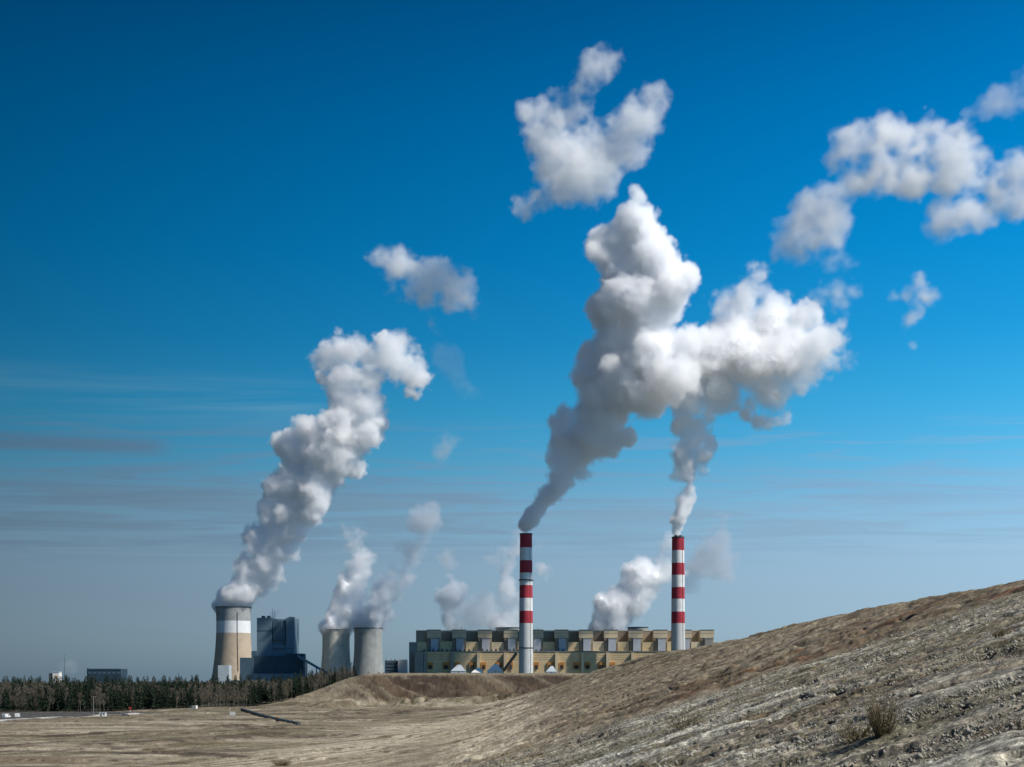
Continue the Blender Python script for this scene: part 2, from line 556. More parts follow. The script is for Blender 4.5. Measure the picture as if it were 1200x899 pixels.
    col = mix(col, pale, np.clip(foot * (0.15 + 0.95 * sstep(0.38, 0.55, track)), 0, 1))
    col = mix(col, col * 0.80, flat * (1 - 0.6 * np.clip(foot, 0, 1)))
    # heap
    hp = np.repeat(tan, len(x), 0)
    hp = mix(hp, pale, sstep(0.42, 0.62, n2) * sstep(280, 300, sw) * (1 - sstep(380, 420, sw)) * (1 - sstep(12, 24, z)))
    hp = mix(hp, brown, np.clip(sstep(0.40, 0.58, n2 + 0.5 * (n3 - 0.5)), 0, 1) * 0.7)
    low = (1 - sstep(8, 15, z + 6 * (n1 - .5))) * sstep(232, 242, sw)
    wav = sw + 22 * (n3 - 0.5) + 26 * (n1 - 0.5)
    br = sstep(222, 240, wav) * (1 - sstep(266, 304, wav))
    hp = mix(hp, mix(np.repeat(brown, len(x), 0), rust, sstep(0.5, 0.62, n2)), br * sstep(0.34, 0.54, fbm(u / 14, s / 3, 110, 4)) * 0.9)
    hp = mix(hp, dark, br * sstep(0.55, 0.66, fbm(u / 16, s / 2.5, 111, 4)) * 0.85)
    hp = mix(hp, tan * 0.9, sstep(0.45, 0.60, fbm(x / 8, y / 8, 112, 4)) * 0.6)
    hp = mix(hp, pale * 0.9, sstep(0.58, 0.68, fbm(u / 10, s / 2.5, 114, 4)) * 0.55)
    hp = mix(hp, dark, sstep(0.60, 0.70, fbm(x / 5, y / 4, 113, 4)) * 0.55)
    hp = mix(hp, olive, sstep(500, 600, y) * sstep(0.42, 0.6, n3) * 0.6)
    lowc = mix(np.repeat(tan, len(x), 0), pale * 1.12, sstep(0.28, 0.50, fbm(al / 34, ac / 6.0, 135, 4))); lowc = mix(lowc, brown, sstep(0.55, 0.65, fbm(al / 30, ac / 4.0, 134, 4)) * 0.6)
    hp = mix(hp, lowc, low * 0.92)
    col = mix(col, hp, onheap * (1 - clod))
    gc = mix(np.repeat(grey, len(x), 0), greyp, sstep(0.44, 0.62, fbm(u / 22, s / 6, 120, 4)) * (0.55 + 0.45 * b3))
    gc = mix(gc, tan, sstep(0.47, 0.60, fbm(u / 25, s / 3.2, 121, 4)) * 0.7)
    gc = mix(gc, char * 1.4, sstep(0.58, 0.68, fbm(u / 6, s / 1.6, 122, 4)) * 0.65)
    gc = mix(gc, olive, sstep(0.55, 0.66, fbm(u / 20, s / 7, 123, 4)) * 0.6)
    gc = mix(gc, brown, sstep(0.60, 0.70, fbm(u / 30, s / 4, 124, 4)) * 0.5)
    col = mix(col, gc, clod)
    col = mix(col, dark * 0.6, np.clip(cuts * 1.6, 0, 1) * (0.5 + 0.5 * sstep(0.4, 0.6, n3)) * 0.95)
    bk = mix(np.repeat(C(0.062, 0.044, 0.032), len(x), 0), tan * 0.7, sstep(0.53, 0.62, gully + 0.25 * (n3 - 0.5)) * 0.7)
    bk = mix(bk, brown * 0.8, sstep(0.52, 0.65, fbm(bq / 16.0, y / 60, 131, 4)) * 0.6)
    bk = mix(bk, dark, sstep(0.56, 0.66, fbm(bq / 5.0, y / 40, 132, 4)) * 0.6)
    bk = mix(bk, tan, sstep(22.6, 23.6, z) * 0.7)
    bk = mix(bk, tan * 1.1, sstep(-104, -140, x + 30 * (n1 - .5)) * 0.85)
    col = mix(col, bk, bank)
    col = mix(col, olive * 0.75, toe * sstep(0.42, 0.6, n3) * 0.8)
    col = mix(col, pale, toe * sstep(0.60, 0.70, fbm(x / 16, y / 8, 133, 3)) * 0.7)
    for rr in RIDGES:
        col = mix(col, dark, np.clip(1.5 * ridge_mask(x, y, *rr[:4], rr[5]) * (0.2 + 1.3 * n3 ** 1.5), 0, 0.9))
    # charcoal yard at the edge of the wood, forest floor beyond
    yard = sstep(-225, -260, x - 0.25 * (y - 700)) * sstep(655, 690, y + 12 * n3) * (1 - sstep(835, 850, y))
    col = mix(col, char * 1.5, yard * (y < 860))
    wood = (x < wood_edge_x(y)) * (y > wood_front(x) + 2) * (y < 1500)
    col = mix(col, C(0.055, 0.05, 0.035), wood * 0.9)
    # paler gravel road edging the yard
    road = np.exp(-((x - (-248 + 0.25 * (y - 700))) / 3.0) ** 2) * (y > 600) * (y < 830)
    col = mix(col, C(0.48, 0.46, 0.42), np.clip(road * 1.2, 0, 1))
    farc = sstep(1500, 2200, dist)
    col = mix(col, C(0.085, 0.085, 0.06), farc)

    # grain: crumbs, clods and pebbles of lighter and darker soil
    gr = rng.random(len(x)).astype(np.float32); gr2 = vn(x / 0.8, y / 0.8, 140); gr3 = vn(x / 2.0, y / 2.0, 141)
    near2 = (1 - sstep(1100, 1500, dist))
    grain = 1 + near2 * ((0.34 + 0.30 * clod) * (gr - 0.5) + (0.45 + 0.45 * clod) * (gr2 - 0.5) + 0.35 * (gr3 - 0.5))
    col = col * grain[:, None]
    idx = np.arange(nt_ * nr).reshape(nr, nt_)
    a = idx[:-1]; b = idx[1:]
    q = np.stack([a, np.roll(a, -1, 1), np.roll(b, -1, 1), b], -1).reshape(-1, 4)
    V = np.stack([x, y, z], 1)
    # close the middle
    o = raw_mesh('ground', V, q[:, ::-1], ground_material(), smooth=True)
    at_ = o.data.attributes.new('soil', 'FLOAT_COLOR', 'POINT')
    at_.data.foreach_set('color', np.concatenate([np.clip(col, 0.01, 0.9), np.ones((len(x), 1))], 1).astype(np.float32).ravel())
    at2 = o.data.attributes.new('clod', 'FLOAT', 'POINT')
    at2.data.foreach_set('value', clod.astype(np.float32))
    tag(o, kind='structure')
    o['label'] = 'bare sandy mine spoil with a grey clod slope and brown strips'
    return o


def wood_front(x):
    """distance of the front edge of the wood"""
    return np.interp(x, [-900, -330, -250, -205, -150, -100, 0], [800, 822, 850, 945, 1090, 1180, 1250])


def wood_edge_x(y): return np.interp(y, [800, 1100, 1200, 1500], [-150, -110, -95, -95])


def ground_material():
    m, nt, b = material('soil')
    L = nt.links.new
    at_ = nn(nt, 'ShaderNodeAttribute', attribute_name='soil')
    cl = nn(nt, 'ShaderNodeAttribute', attribute_name='clod')
    n1 = noise(nt, 1.3, 6, 0.7, lo=0.25, hi=0.75)
    n2 = noise(nt, 0.12, 6, 0.65, lo=0.25, hi=0.75)
    col = mixrgb(nt, at_.outputs['Color'], (0.62, 0.60, 0.56), 1.0, 'MULTIPLY')
    col2 = mixrgb(nt, at_.outputs['Color'], (1.35, 1.36, 1.36), 1.0, 'MULTIPLY')
    c = mixrgb(nt, col, col2, n1)
    c = mixrgb(nt, mixrgb(nt, c, (0.78, 0.78, 0.8), 1.0, 'MULTIPLY'), c, n2)
    # pale and dark stones between the clods
    vo = nn(nt, 'ShaderNodeTexVoronoi')
    vo.inputs['Scale'].default_value = 3.6
    tc = nn(nt, 'ShaderNodeTexCoord')
    L(tc.outputs['Object'], vo.inputs['Vector'])
    sp = nn(nt, 'ShaderNodeSeparateColor')
    L(vo.outputs['Color'], sp.inputs[0])
    mr = nn(nt, 'ShaderNodeMapRange')
    mr.inputs['To Min'].default_value, mr.inputs['To Max'].default_value = 0.62, 1.4
    L(sp.outputs[0], mr.inputs['Value'])
    sc = nn(nt, 'ShaderNodeVectorMath', operation='SCALE')
    L(c, sc.inputs[0]); L(mr.outputs[0], sc.inputs['Scale'])
    c = mixrgb(nt, c, sc.outputs[0], cl.outputs['Fac'])
    L(c, b.inputs['Base Color'])
    b.inputs['Roughness'].default_value = 0.95
    b.inputs['Specular IOR Level'].default_value = 0.1
    bump = nn(nt, 'ShaderNodeBump')
    bump.inputs['Strength'].default_value = 0.9
    bump.inputs['Distance'].default_value = 0.25
    L(noise(nt, 1.1, 8, 0.75), bump.inputs['Height'])
    L(bump.outputs[0], b.inputs['Normal'])
    return m


build_ground()

# ---------------------------------------------------------------- chimneys
def X(px, Y): return (px - 600.0) / FPX * Y
def Z(py, Y): return CAM_Z + (HORIZON - py) / FPX * Y


def chimney(name, px, Y, top_py, edges, label, flues):
    cx = X(px, Y)
    root = empty(name, (cx, Y, 0))
    tag(root, label, 'chimney', 'tall striped chimneys')
    zt = Z(top_py, Y)
    def rad(z): return 15.6 - (15.6 - 12.9) * z / zt
    zs = [Z(e, Y) for e in edges]           # from the top of the top red band down
    MB().lathe([(rad(z), z) for z in np.linspace(-1, zs[-1], 6)], 56).build('shaft', M['stack_grey'], root, True)
    for i in range(len(zs) - 1):
        a, b = zs[i + 1], zs[i]
        red = i % 2 == 0
        prof = [(rad(a) + (0.03 if red else 0), a), (rad(b) + (0.03 if red else 0), b)]
        MB().lathe(prof, 56).build('red_band' if red else 'white_band', M['red_paint' if red else 'stack_white'], root, True)
    MB().lathe([(rad(zs[0]), zs[0]), (rad(zs[0]) + 0.7, zs[0] + 0.4), (rad(zs[0]) + 0.7, zs[0] + 3.2), (rad(zs[0]) - 0.6, zs[0] + 3.2), (rad(zs[0]) - 0.8, zs[0] - 6)], 56).build('rim', M['dark_rim'], root, True)
    MB().lathe([(0.01, zs[0] + 0.6), (rad(zs[0]) - 0.9, zs[0] + 0.6)], 40).build('cap_slab', M['roof_grey'], root)
    aL = R(-52)
    MB().tube([((rad(z) + .4) * math.cos(aL), (rad(z) + .4) * math.sin(aL), z) for z in np.linspace(2, zs[0], 12)], 0.4, 5).build('ladder', M['steel_dark'], root)
    for k in range(flues):
        a = 2 * math.pi * (k + 0.5) / flues
        fx, fy = 6.6 * math.cos(a), 6.6 * math.sin(a)
        MB().lathe([(3.4, zs[0] + 0.2), (3.4, zs[0] + 6.2), (3.0, zs[0] + 6.2), (3.0, zs[0] + 2)], 20, (fx, fy)).build('flue', M['steel_dark'], root, True)
    return root, zt


STACK_Y = 3000.0
c1, _ = chimney('chimney', 616.4, STACK_Y, 625, [627.0, 642, 657, 671.5, 686, 701, 716, 730.5], 'tall red and white banded chimney in smoke shade, a dark ring round its middle', 0)
for zr in (Z(680.5, STACK_Y), Z(760, STACK_Y)):
    MB().lathe([(14.2, zr), (15.6, zr), (15.6, zr + 2.2), (14.2, zr + 2.2)], 40).build('gallery', M['steel_dark'], c1)
c2, _ = chimney('chimney', 794.6, STACK_Y, 629, [631.0, 645.2, 660, 674, 688.3, 702, 717, 730.5], 'sunlit red and white banded chimney with four dark flue tips', 4)

# ---------------------------------------------------------------- cooling towers
def tower_profile(r_top, r_min, r_base, h, zmin=0.78):
    """hyperbola: widest at the base, waist at zmin*h"""
    pr = []
    zw = zmin * h
    for i in range(33):
        z = h * i / 32
        if z <= zw:
            k = (r_base / r_min) ** 2 - 1
            r = r_min * math.sqrt(1 + k * ((zw - z) / zw) ** 2)
        else:
            k = (r_top / r_min) ** 2 - 1
            r = r_min * math.sqrt(1 + k * ((z - zw) / (h - zw)) ** 2)
        pr.append((r, z))
    return pr


def prof_at(pr, z):
    return float(np.interp(z, [p[1] for p in pr], [p[0] for p in pr]))


def cooling_tower(px, Y, rim_py, r_top_px, r_min_px, r_base_px, label, bands, z0=0.0, legs=True):
    """bands: list of (py_top, material name, part name) from the top down"""
    k = Y / FPX
    h = Z(rim_py, Y)
    pr = tower_profile(r_top_px * k, r_min_px * k, r_base_px * k, h)
    root = empty('cooling_tower', (X(px, Y), Y, 0))
    tag(root, label, 'cooling tower', 'cooling towers of the power station')
    zs = [h] + [Z(b[0], Y) for b in bands[1:]] + [9.0]
    for i, (_, mat, nm) in enumerate(bands):
        a, b = zs[i + 1], zs[i]
        prof = [(prof_at(pr, z), z) for z in np.linspace(a, b, max(3, int((b - a) / 4)))]
        MB().lathe(prof, 72).build(nm, M[mat], root, True)
    rt = prof_at(pr, h)
    MB().lathe([(rt, h), (rt + 1.0, h + 0.2), (rt + 1.0, h + 2.4), (rt - 0.6, h + 2.4), (rt - 0.8, h - 4)], 72).build('rim', M['dark_rim'], root, True)
    MB().lathe([(prof_at(pr, z) - 0.9, z) for z in np.linspace(9, h, 14)][::-1], 72).build('inner_shell', M['grey_band'], root, True)
    for i in range(28):
        a = 2 * math.pi * i / 28
        rb = prof_at(pr, 9)
        p0 = (rb * math.cos(a), rb * math.sin(a), 9.2)
        for da in (-0.08, 0.08):
            p1 = ((rb + 3) * math.cos(a + da), (rb + 3) * math.sin(a + da), -0.5)
            MB().tube([p1, p0], 0.55, 6).build('leg', M['concrete'], root)
    return root, pr


t1, pr1 = cooling_tower(273.6, 3520, 712.5, 20.5, 19.8, 26.0, 'tallest cooling tower, tan concrete with a white band and a dark ladder', [(711, 'grey_band', 'grey_collar'), (728, 'white_band', 'white_band'), (742, 'tan_concrete', 'shell')])
# ladder with cage up the near side of the tall tower
lad = MB()
aL = R(-66)
for i in range(62):
    z0_, z1_ = 32 + i * 2.35, 32 + i * 2.35 + (1.6 if i % 2 == 0 else 1.0)
    r0 = prof_at(pr1, z0_) + 0.25
    px_, py_ = r0 * math.cos(aL), r0 * math.sin(aL)
    w = 0.9 if i % 2 == 0 else 0.45
    lad.box(px_ - w, px_ + w, py_ - 1.1, py_ + 0.25, z0_, z1_)
for z0_ in np.arange(32, 174, 4.0):
    pts_ = [(prof_at(pr1, z) + 0.3) * np.array((math.cos(aL), math.sin(aL), 0)) + (0, 0, z) for z in (z0_, z0_ + 2.0, z0_ + 4.05)]
    lad.tube(pts_, 0.35, 5)
lad.build('ladder', M['steel_dark'], t1)
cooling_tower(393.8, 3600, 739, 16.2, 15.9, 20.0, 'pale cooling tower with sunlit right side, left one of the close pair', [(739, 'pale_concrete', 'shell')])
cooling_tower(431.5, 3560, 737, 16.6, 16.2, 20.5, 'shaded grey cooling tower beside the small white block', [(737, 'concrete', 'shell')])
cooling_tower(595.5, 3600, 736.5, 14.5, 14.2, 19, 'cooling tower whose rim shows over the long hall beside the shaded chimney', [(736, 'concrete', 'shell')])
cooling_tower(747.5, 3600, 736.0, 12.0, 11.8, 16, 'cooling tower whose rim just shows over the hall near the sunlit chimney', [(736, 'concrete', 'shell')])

# ---------------------------------------------------------------- big dark-blue boiler house beside the tall tower
def boiler_house():
    Y = 3250.0
    root = empty('boiler_house', (0, 0, 0))
    tag(root, 'tall blue-grey boiler house with a recessed front between two cooling towers', 'power plant building')
    g = lambda px: X(px, Y)
    h = lambda py: Z(py, Y)
    d = 75.0
    MB().box(g(301), g(318.5), Y, Y + d, 0, h(724)).build('stair_tower', M['blue_panel'], root)
    MB().box(g(335), g(344.8), Y, Y + d, 0, h(724)).build('stair_tower', M['blue_panel'], root)
    MB().box(g(318.5) + .01, g(335) - .01, Y + 9, Y + d - 1, 0, h(725.5)).build('core_wall', M['blue_panel'], root)
    MB().box(g(318.5) + .02, g(335) - .02, Y + 1.5, Y + 9, 0, h(756)).build('front_bay', M['blue_panel'], root)
    MB().box(g(319.5), g(334), Y + 3, Y + 8.9, h(750), h(728)).build('recess_panel', M['slate_panel'], root)
    MB().box(g(301) - .4, g(318.5) + .3, Y - .5, Y + 2, h(739.5), h(738.3)).build('ledge', M['slate_panel'], root)
    MB().box(g(320) , g(344.8) + .3, Y - .4, Y + 1, h(760.5), h(759.3)).build('ledge', M['slate_panel'], root)
    for px in (305.5, 312):
        MB().box(g(px), g(px + 3), Y + 10, Y + 30, h(724), h(721.5)).build('roof_vent', M['slate_panel'], root)
    MB().box(g(337), g(343), Y + 12, Y + 40, h(724), h(722.6)).build('roof_vent', M['slate_panel'], root)
    # lower blocks
    MB().box(g(301), g(358.5), Y - 40, Y - .5, 0, h(769)).build('bunker_bay', M['deep_blue_panel'], root)
    MB().box(g(338), g(358.4), Y - 38, Y - 2, h(769), h(766.2)).build('bunker_roof', M['deep_blue_panel'], root)
    MB().box(g(285.5), g(300.9), Y - 45, Y - 5, 0, h(771)).build('annex', M['slate_panel'], root)
    MB().box(g(295), g(301.2), Y - 4, Y + 30, h(771), h(763)).build('annex', M['slate_panel'], root)
    MB().box(g(265), g(277.5), Y - 90, Y - 60, 0, h(780)).build('annex', M['pale_panel'], root)
    MB().box(g(285), g(359.5), Y - 44, Y - 40.2, 0, h(789.5)).build('plinth', M['blue_panel'], root)
    # thin aerials
    for px, t in ((318.6, 713), (320.8, 716)):
        MB().tube([(g(px), Y + 12, h(724)), (g(px), Y + 12, h(t))], 0.5, 5).build('aerial', M['slate_panel'], root)
    return root


boiler_house()


def conveyor_bridge(name, p0, p1, w, label, legs, mat, trestles):
    root = empty(name, p0)
    tag(root, label, 'conveyor')
    p0, p1 = np.array(p0), np.array(p1)
    d = p1 - p0
    side = np.cross(d, (0, 0, 1.0)); side /= np.linalg.norm(side)
    side *= w / 2
    up = np.array([0, 0, w * 0.9])
    v = [-side, side, side + up, -side + up]
    v = v + [d + q for q in v]
    MB().add(v, [(0, 1, 2, 3), (7, 6, 5, 4), (0, 4, 5, 1), (1, 5, 6, 2), (2, 6, 7, 3), (3, 7, 4, 0)]).build('gallery', M[mat], root)
    for t in trestles:
        q = d * t
        m = MB()
        zg = -p0[2]
        for sx in (-1, 1):
            m.tube([q + side * sx, (q[0] + side[0] * sx * 1.6, q[1] + side[1] * sx * 1.6, zg)], 0.8, 5)
        for z in np.linspace(zg, q[2] - 2, 4)[1:]:
            m.tube([q * (1, 1, 0) + side * -1.1 + (0, 0, z), q * (1, 1, 0) + side * 1.1 + (0, 0, z)], 0.45, 4)
        m.build('trestle', M['steel_dark'], root)
    return root


conveyor_bridge('conveyor_bridge', at(349, 770.5, 3200), at(384, 791, 3200), 7.0, 'sloping grey conveyor gallery running down from the blue boiler house', 0, 'blue_panel', (0.3, 0.62))
# small white block left of the long hall
def white_block():
    Y = 3250
    root = empty('service_building', (X(464, Y), Y, 0))
    tag(root, 'small bright block with pale sunlit end wall beside the grey cooling tower', 'building')
    k = Y / FPX
    x0 = X(464, Y)
    MB().box(X(451, Y) - x0, X(466.5, Y) - x0, 0, 40, 0, Z(774, Y)).build('wall', M['slate_panel'], root)
    MB().box(X(466.5, Y) - x0 + .01, X(477, Y) - x0, -4, 38, 0, Z(773, Y)).build('end_wall', M['white_sheet'], root)
    for px in (452, 457, 461.5):
        MB().box(X(px, Y) - x0, X(px + 2.6, Y) - x0, 5, 20, Z(774, Y), Z(772.2, Y)).build('roof_unit', M['pale_panel'], root)
    for py in (777.5, 781.5, 785.5):
        MB().box(X(452, Y) - x0, X(465.5, Y) - x0, -0.25, 0.02, Z(py + 1.1, Y), Z(py, Y)).build('window_band', M['glass_dark'], root)


white_block()

# ---------------------------------------------------------------- the long main hall
def main_hall():
    Y = 3120.0
    g = lambda px: X(px, Y)
    h = lambda py: Z(py, Y)
    root = empty('power_station_hall', (0, 0, 0))
    tag(root, 'long ochre power station hall with twelve bays and blue ducts', 'power plant building')
    P = lambda nm, mat, *b: MB().box(*b).build(nm, M[mat], root)
    starts = [500.5, 530.2, 560.4, 590.8, 620.8, 650.2, 679.0, 708.3, 737.2, 766.3, 794.6, 821.0]
    W = 15.6
    back = Y + 34
    P('back_wall', 'brown_panel', g(487), g(838), back, back + 60, 0, h(739.2))
    P('end_block', 'grey_panel', g(479.3), g(489), Y + 2, Y + 90, 0, h(752.5))
    P('end_tower', 'brown_panel', g(487.2), g(500.3), Y + 8, back - .01, 0, h(738.6))
    P('roof_edge', 'cream_panel', g(486.8), g(838.4), back - .6, back + .4, h(739.1), h(738.2))
    for i, s in enumerate(starts):
        e = s + W
        bay = P('bay', 'cream_panel', g(s), g(e), Y + 3, back - .02, h(763), h(738.2))
        # overhanging fascia, band, louvre joints
        MB().box(g(s) - .8, g(e) + .8, Y + 1.6, Y + 3 - .01, h(747.6), h(738.0)).build('fascia', M['cream_panel'], bay)
        MB().box(g(s) - .9, g(e) + .9, Y + 1.2, Y + 1.59, h(738.9), h(737.8)).build('coping', M['roof_grey'], bay)
        MB().box(g(s) - .85, g(e) + .85, Y + 1.35, Y + 1.59, h(742.2), h(741.7)).build('joint', M['brown_panel'], bay)
        # dark slot with flue duct standing in it
        MB().box(g(s) + .5, g(e) - .5, Y + 2.4, Y + 2.99, h(762.8), h(748)).build('shade_panel', M['brown_panel'], bay)  # flat brown sheet, the recess shade is put into its colour
        MB().box(g(s + 4.4), g(s + 13.0), Y - 7, Y + 2.38, h(762.9), h(748.5)).build('duct', M['grey_panel' if i == 11 else 'duct_blue'], bay)
        MB().box(g(s + 1.0), g(s + 3.6), Y - 2.5, Y + 2.37, h(762.9), h(749.5)).build('pilaster', M['brown_panel'], bay)
        MB().box(g(s + 3.9), g(s + 13.4), Y - 7.6, Y + 2.36, h(748.5), h(747.9)).build('duct_cap', M['grey_panel'], bay)
        if i < 11:
            P('recess_panel', 'cream_panel' if i % 4 == 2 else 'ochre_panel', g(e) + .02, g(starts[i + 1]) - .02, Y + 1.2, back - .03, h(763), h(751.8 + (i % 3) * 0.4))
        # small things on the roof
        MB().box(g(s + 3), g(s + 6.5), back + 10, back + 22, h(739.2), h(737.2)).build('roof_unit', M['grey_panel'], root)
        if i % 3 == 1:
            MB().tube([(g(s + 10), back + 5, h(739)), (g(s + 10), back + 5, h(734.5))], 0.45, 5).build('vent_pipe', M['steel_dark'], root)
    P('recess_panel', 'ochre_panel', g(489.02), g(500.48), Y + 1.2, Y + 7.99, h(763), h(752.5))
    P('end_pier', 'ochre_panel', g(836.7), g(841), Y + 6, back + 20, 0, h(755))
    # lower front annex with buttresses, panels, portals
    A = Y - 34
    P('annex', 'ochre_panel', g(489.2), g(848), A, Y + 1.1, 0, h(764.3))
    P('annex_end', 'grey_panel', g(487.5), g(497.5), A - 8, A - .02, 0, h(765.2))
    P('annex_roof', 'roof_grey', g(488.6), g(848.6), A - 1.2, Y - 8, h(764.28), h(763.3))
    edges = [498, 529, 559.5, 590.5, 620.5, 650, 680, 709, 738, 768, 797, 826]
    for i, s in enumerate(edges):
        P('buttress', 'grey_panel' if i < 2 else 'cream_panel', g(s), g(s + 3.4), A - 7, A - .01, 0, h(765.5))
        if i < 11:
            n = edges[i + 1]
            mid = (s + 3.4 + n) / 2
            for k in range(3):
                py = 767.2 + k * 2.6
                P('wall_band', 'brown_panel' if i < 1 else 'cream_panel', g(s + 4), g(n - .6), A - .35, A - .005, h(py + 0.5), h(py))
            for a, b in ((s + 4.5, s + 10.5), (n - 9, n - 2.0)):
                q = P('portal', 'orange_panel', g(a), g(b), A - 3.0, A - .012, h(783), h(776.2))
                MB().box(g(a + 1.2), g(b - 1.2), A - 3.2, A - 3.01, h(784), h(779.5)).build('opening', M['dark_void'], q)
    for px in np.arange(497, 660, 5.2):
        P('roof_pipe', 'steel_dark', g(px), g(px + 2.2), A + 6, A + 12, h(763.3), h(761.5 - random.random() * 1.2))
    return root


main_hall()

# conveyor and tents in front of the hall
conveyor_bridge('conveyor_bridge', at(591, 787, 3060), at(606, 766.5, 3050), 8.0, 'steep dark conveyor climbing to the hall just left of the shaded chimney', 0, 'steel_dark', (0.45,))


def tent(px, w, py_top, Y, label, mat):
    k = Y / FPX
    z0 = 14.0
    root = empty('storage_tent', (X(px, Y), Y, z0))
    tag(root, label, 'tent', 'white tents below the long hall')
    hw = w * k / 2
    ht = Z(py_top, Y) - z0
    hw2 = 9
    he = ht * 0.55
    v = [(-hw, -hw2, 0), (hw, -hw2, 0), (hw, hw2, 0), (-hw, hw2, 0), (-hw, -hw2, he), (hw, -hw2, he), (hw, hw2, he), (-hw, hw2, he)]
    MB().add(v, [(0, 1, 5, 4), (1, 2, 6, 5), (2, 3, 7, 6), (3, 0, 4, 7)]).build('wall', M[mat], root)
    v = [(-hw - .6, -hw2 - .6, he), (hw + .6, -hw2 - .6, he), (hw + .6, hw2 + .6, he), (-hw - .6, hw2 + .6, he), (-hw * .1, 0, ht), (hw * .35, 0, ht)]
    MB().add(v, [(0, 1, 5, 4), (1, 2, 5), (2, 3, 4, 5), (3, 0, 4), (3, 2, 1, 0)]).build('roof', M[mat], root)
    MB().tube([(hw * .1, -hw2 - .2, 1), (hw * .1, -hw2 - .2, he)], 0.4, 4).build('pole', M['steel_dark'], root)


tent(537, 17, 779.0, 3040, 'grey-white peaked tent in front of the hall, farthest from the shaded chimney', 'pale_panel')
tent(559.5, 14, 782.5, 3035, 'low bright white tent in front of the hall, the middle of three', 'white_sheet')
tent(580, 18, 778.5, 3030, 'tall white peaked tent beside the dark conveyor below the hall', 'white_sheet')
tent(646, 12, 780.5, 3030, 'small white tent to the right of the shaded chimney foot', 'pale_panel')

# ---------------------------------------------------------------- two buildings above the wood on the far left
def far_buildings():
    Y = 2300
    k = Y / FPX
    b = empty('blue_warehouse', (X(122, Y), Y, 0))
    tag(b, 'long flat blue-grey warehouse rising above the treetops', 'building')
    w = 19.5 * k
    zt = Z(783.6, Y)
    MB().box(-w, w, 0, 40, 0, zt - 1.4).build('wall', M['deep_blue_panel'], b)
    MB().box(-w - .5, w + .5, -.6, 40.6, zt - 1.4, zt).build('roof', M['slate_panel'], b)
    for i in range(7):
        x = -w + (i + .5) * 2 * w / 7
        MB().box(x - 2.6, x + 2.6, -.25, -.01, zt - 8.5, zt - 5.5).build('window', M['slate_panel'], b)
    MB().box(-w - 1.6, -w - .02, 2, 10, 0, zt + 1.2).build('stair_tower', M['slate_panel'], b)
    Y = 2500
    k = Y / FPX
    s = empty('silo_building', (X(63.5, Y), Y, 0))
    tag(s, 'small sunlit white silo house with dark side above the treetops', 'building')
    MB().box(-2 * k, 5.5 * k, 0, 16, 0, Z(788.0, Y)).build('wall', M['white_sheet'], s)
    MB().box(-6.5 * k, -2.02 * k, 1, 15, 0, Z(789.0, Y)).build('side_block', M['steel_dark'], s)
    MB().box(-2.3 * k, 5.8 * k, -.5, 16.5, Z(788.0, Y), Z(787.2, Y)).build('roof', M['pale_panel'], s)
    MB().box(0.5 * k, 4.0 * k, -.3, -.01, Z(795, Y), Z(792.4, Y)).build('door', M['orange_panel'], s)
    Y = 2350
    for px, pt, lb in ((75.5, 767, 'thin lattice mast behind the silo house with pale puffs beside it'), (209, 786, 'short thin mast above the treetops near the tall cooling tower')):
        m = empty('radio_mast', (X(px, Y), Y, 0))
        tag(m, lb, 'mast')
        zt = Z(pt, Y)
        MB().tube([(0, 0, 0), (0, 0, zt)], 0.55, 5, taper=0.4).build('pole', M['steel_dark'], m)
        for z in (zt * .8, zt * .6):
            MB().box(-1.4, 1.4, -.2, .2, z, z + .5).build('crossarm', M['steel_dark'], m)


far_buildings()
# ---------------------------------------------------------------- steam and smoke
def _wmat(n, cell, m):
    """cubic B-spline weights of n samples on a lattice of m knots, `cell` samples apart"""
    t = np.arange(n) / cell
    i = np.floor(t).astype(int)
    f = t - i
    W = np.zeros((n, m), np.float32)
    r = np.arange(n)
    W[r, i] = (1 - f) ** 3 / 6
    W[r, i + 1] = (3 * f ** 3 - 6 * f ** 2 + 4) / 6
    W[r, i + 2] = (-3 * f ** 3 + 3 * f ** 2 + 3 * f + 1) / 6
    W[r, i + 3] = f ** 3 / 6
    return W


def noise3(shape, cell, g):
    """smooth noise about -1..1 on a regular grid"""
    ms = [int(s / cell) + 5 for s in shape]
    lat = g.uniform(-1, 1, ms).astype(np.float32)
    a = np.tensordot(_wmat(shape[0], cell, ms[0]), lat, (1, 0))
    a = np.moveaxis(np.tensordot(a, _wmat(shape[1], cell, ms[1]), (1, 1)), -1, 1)
    a = np.tensordot(a, _wmat(shape[2], cell, ms[2]), (2, 1))
    return a * 2.6


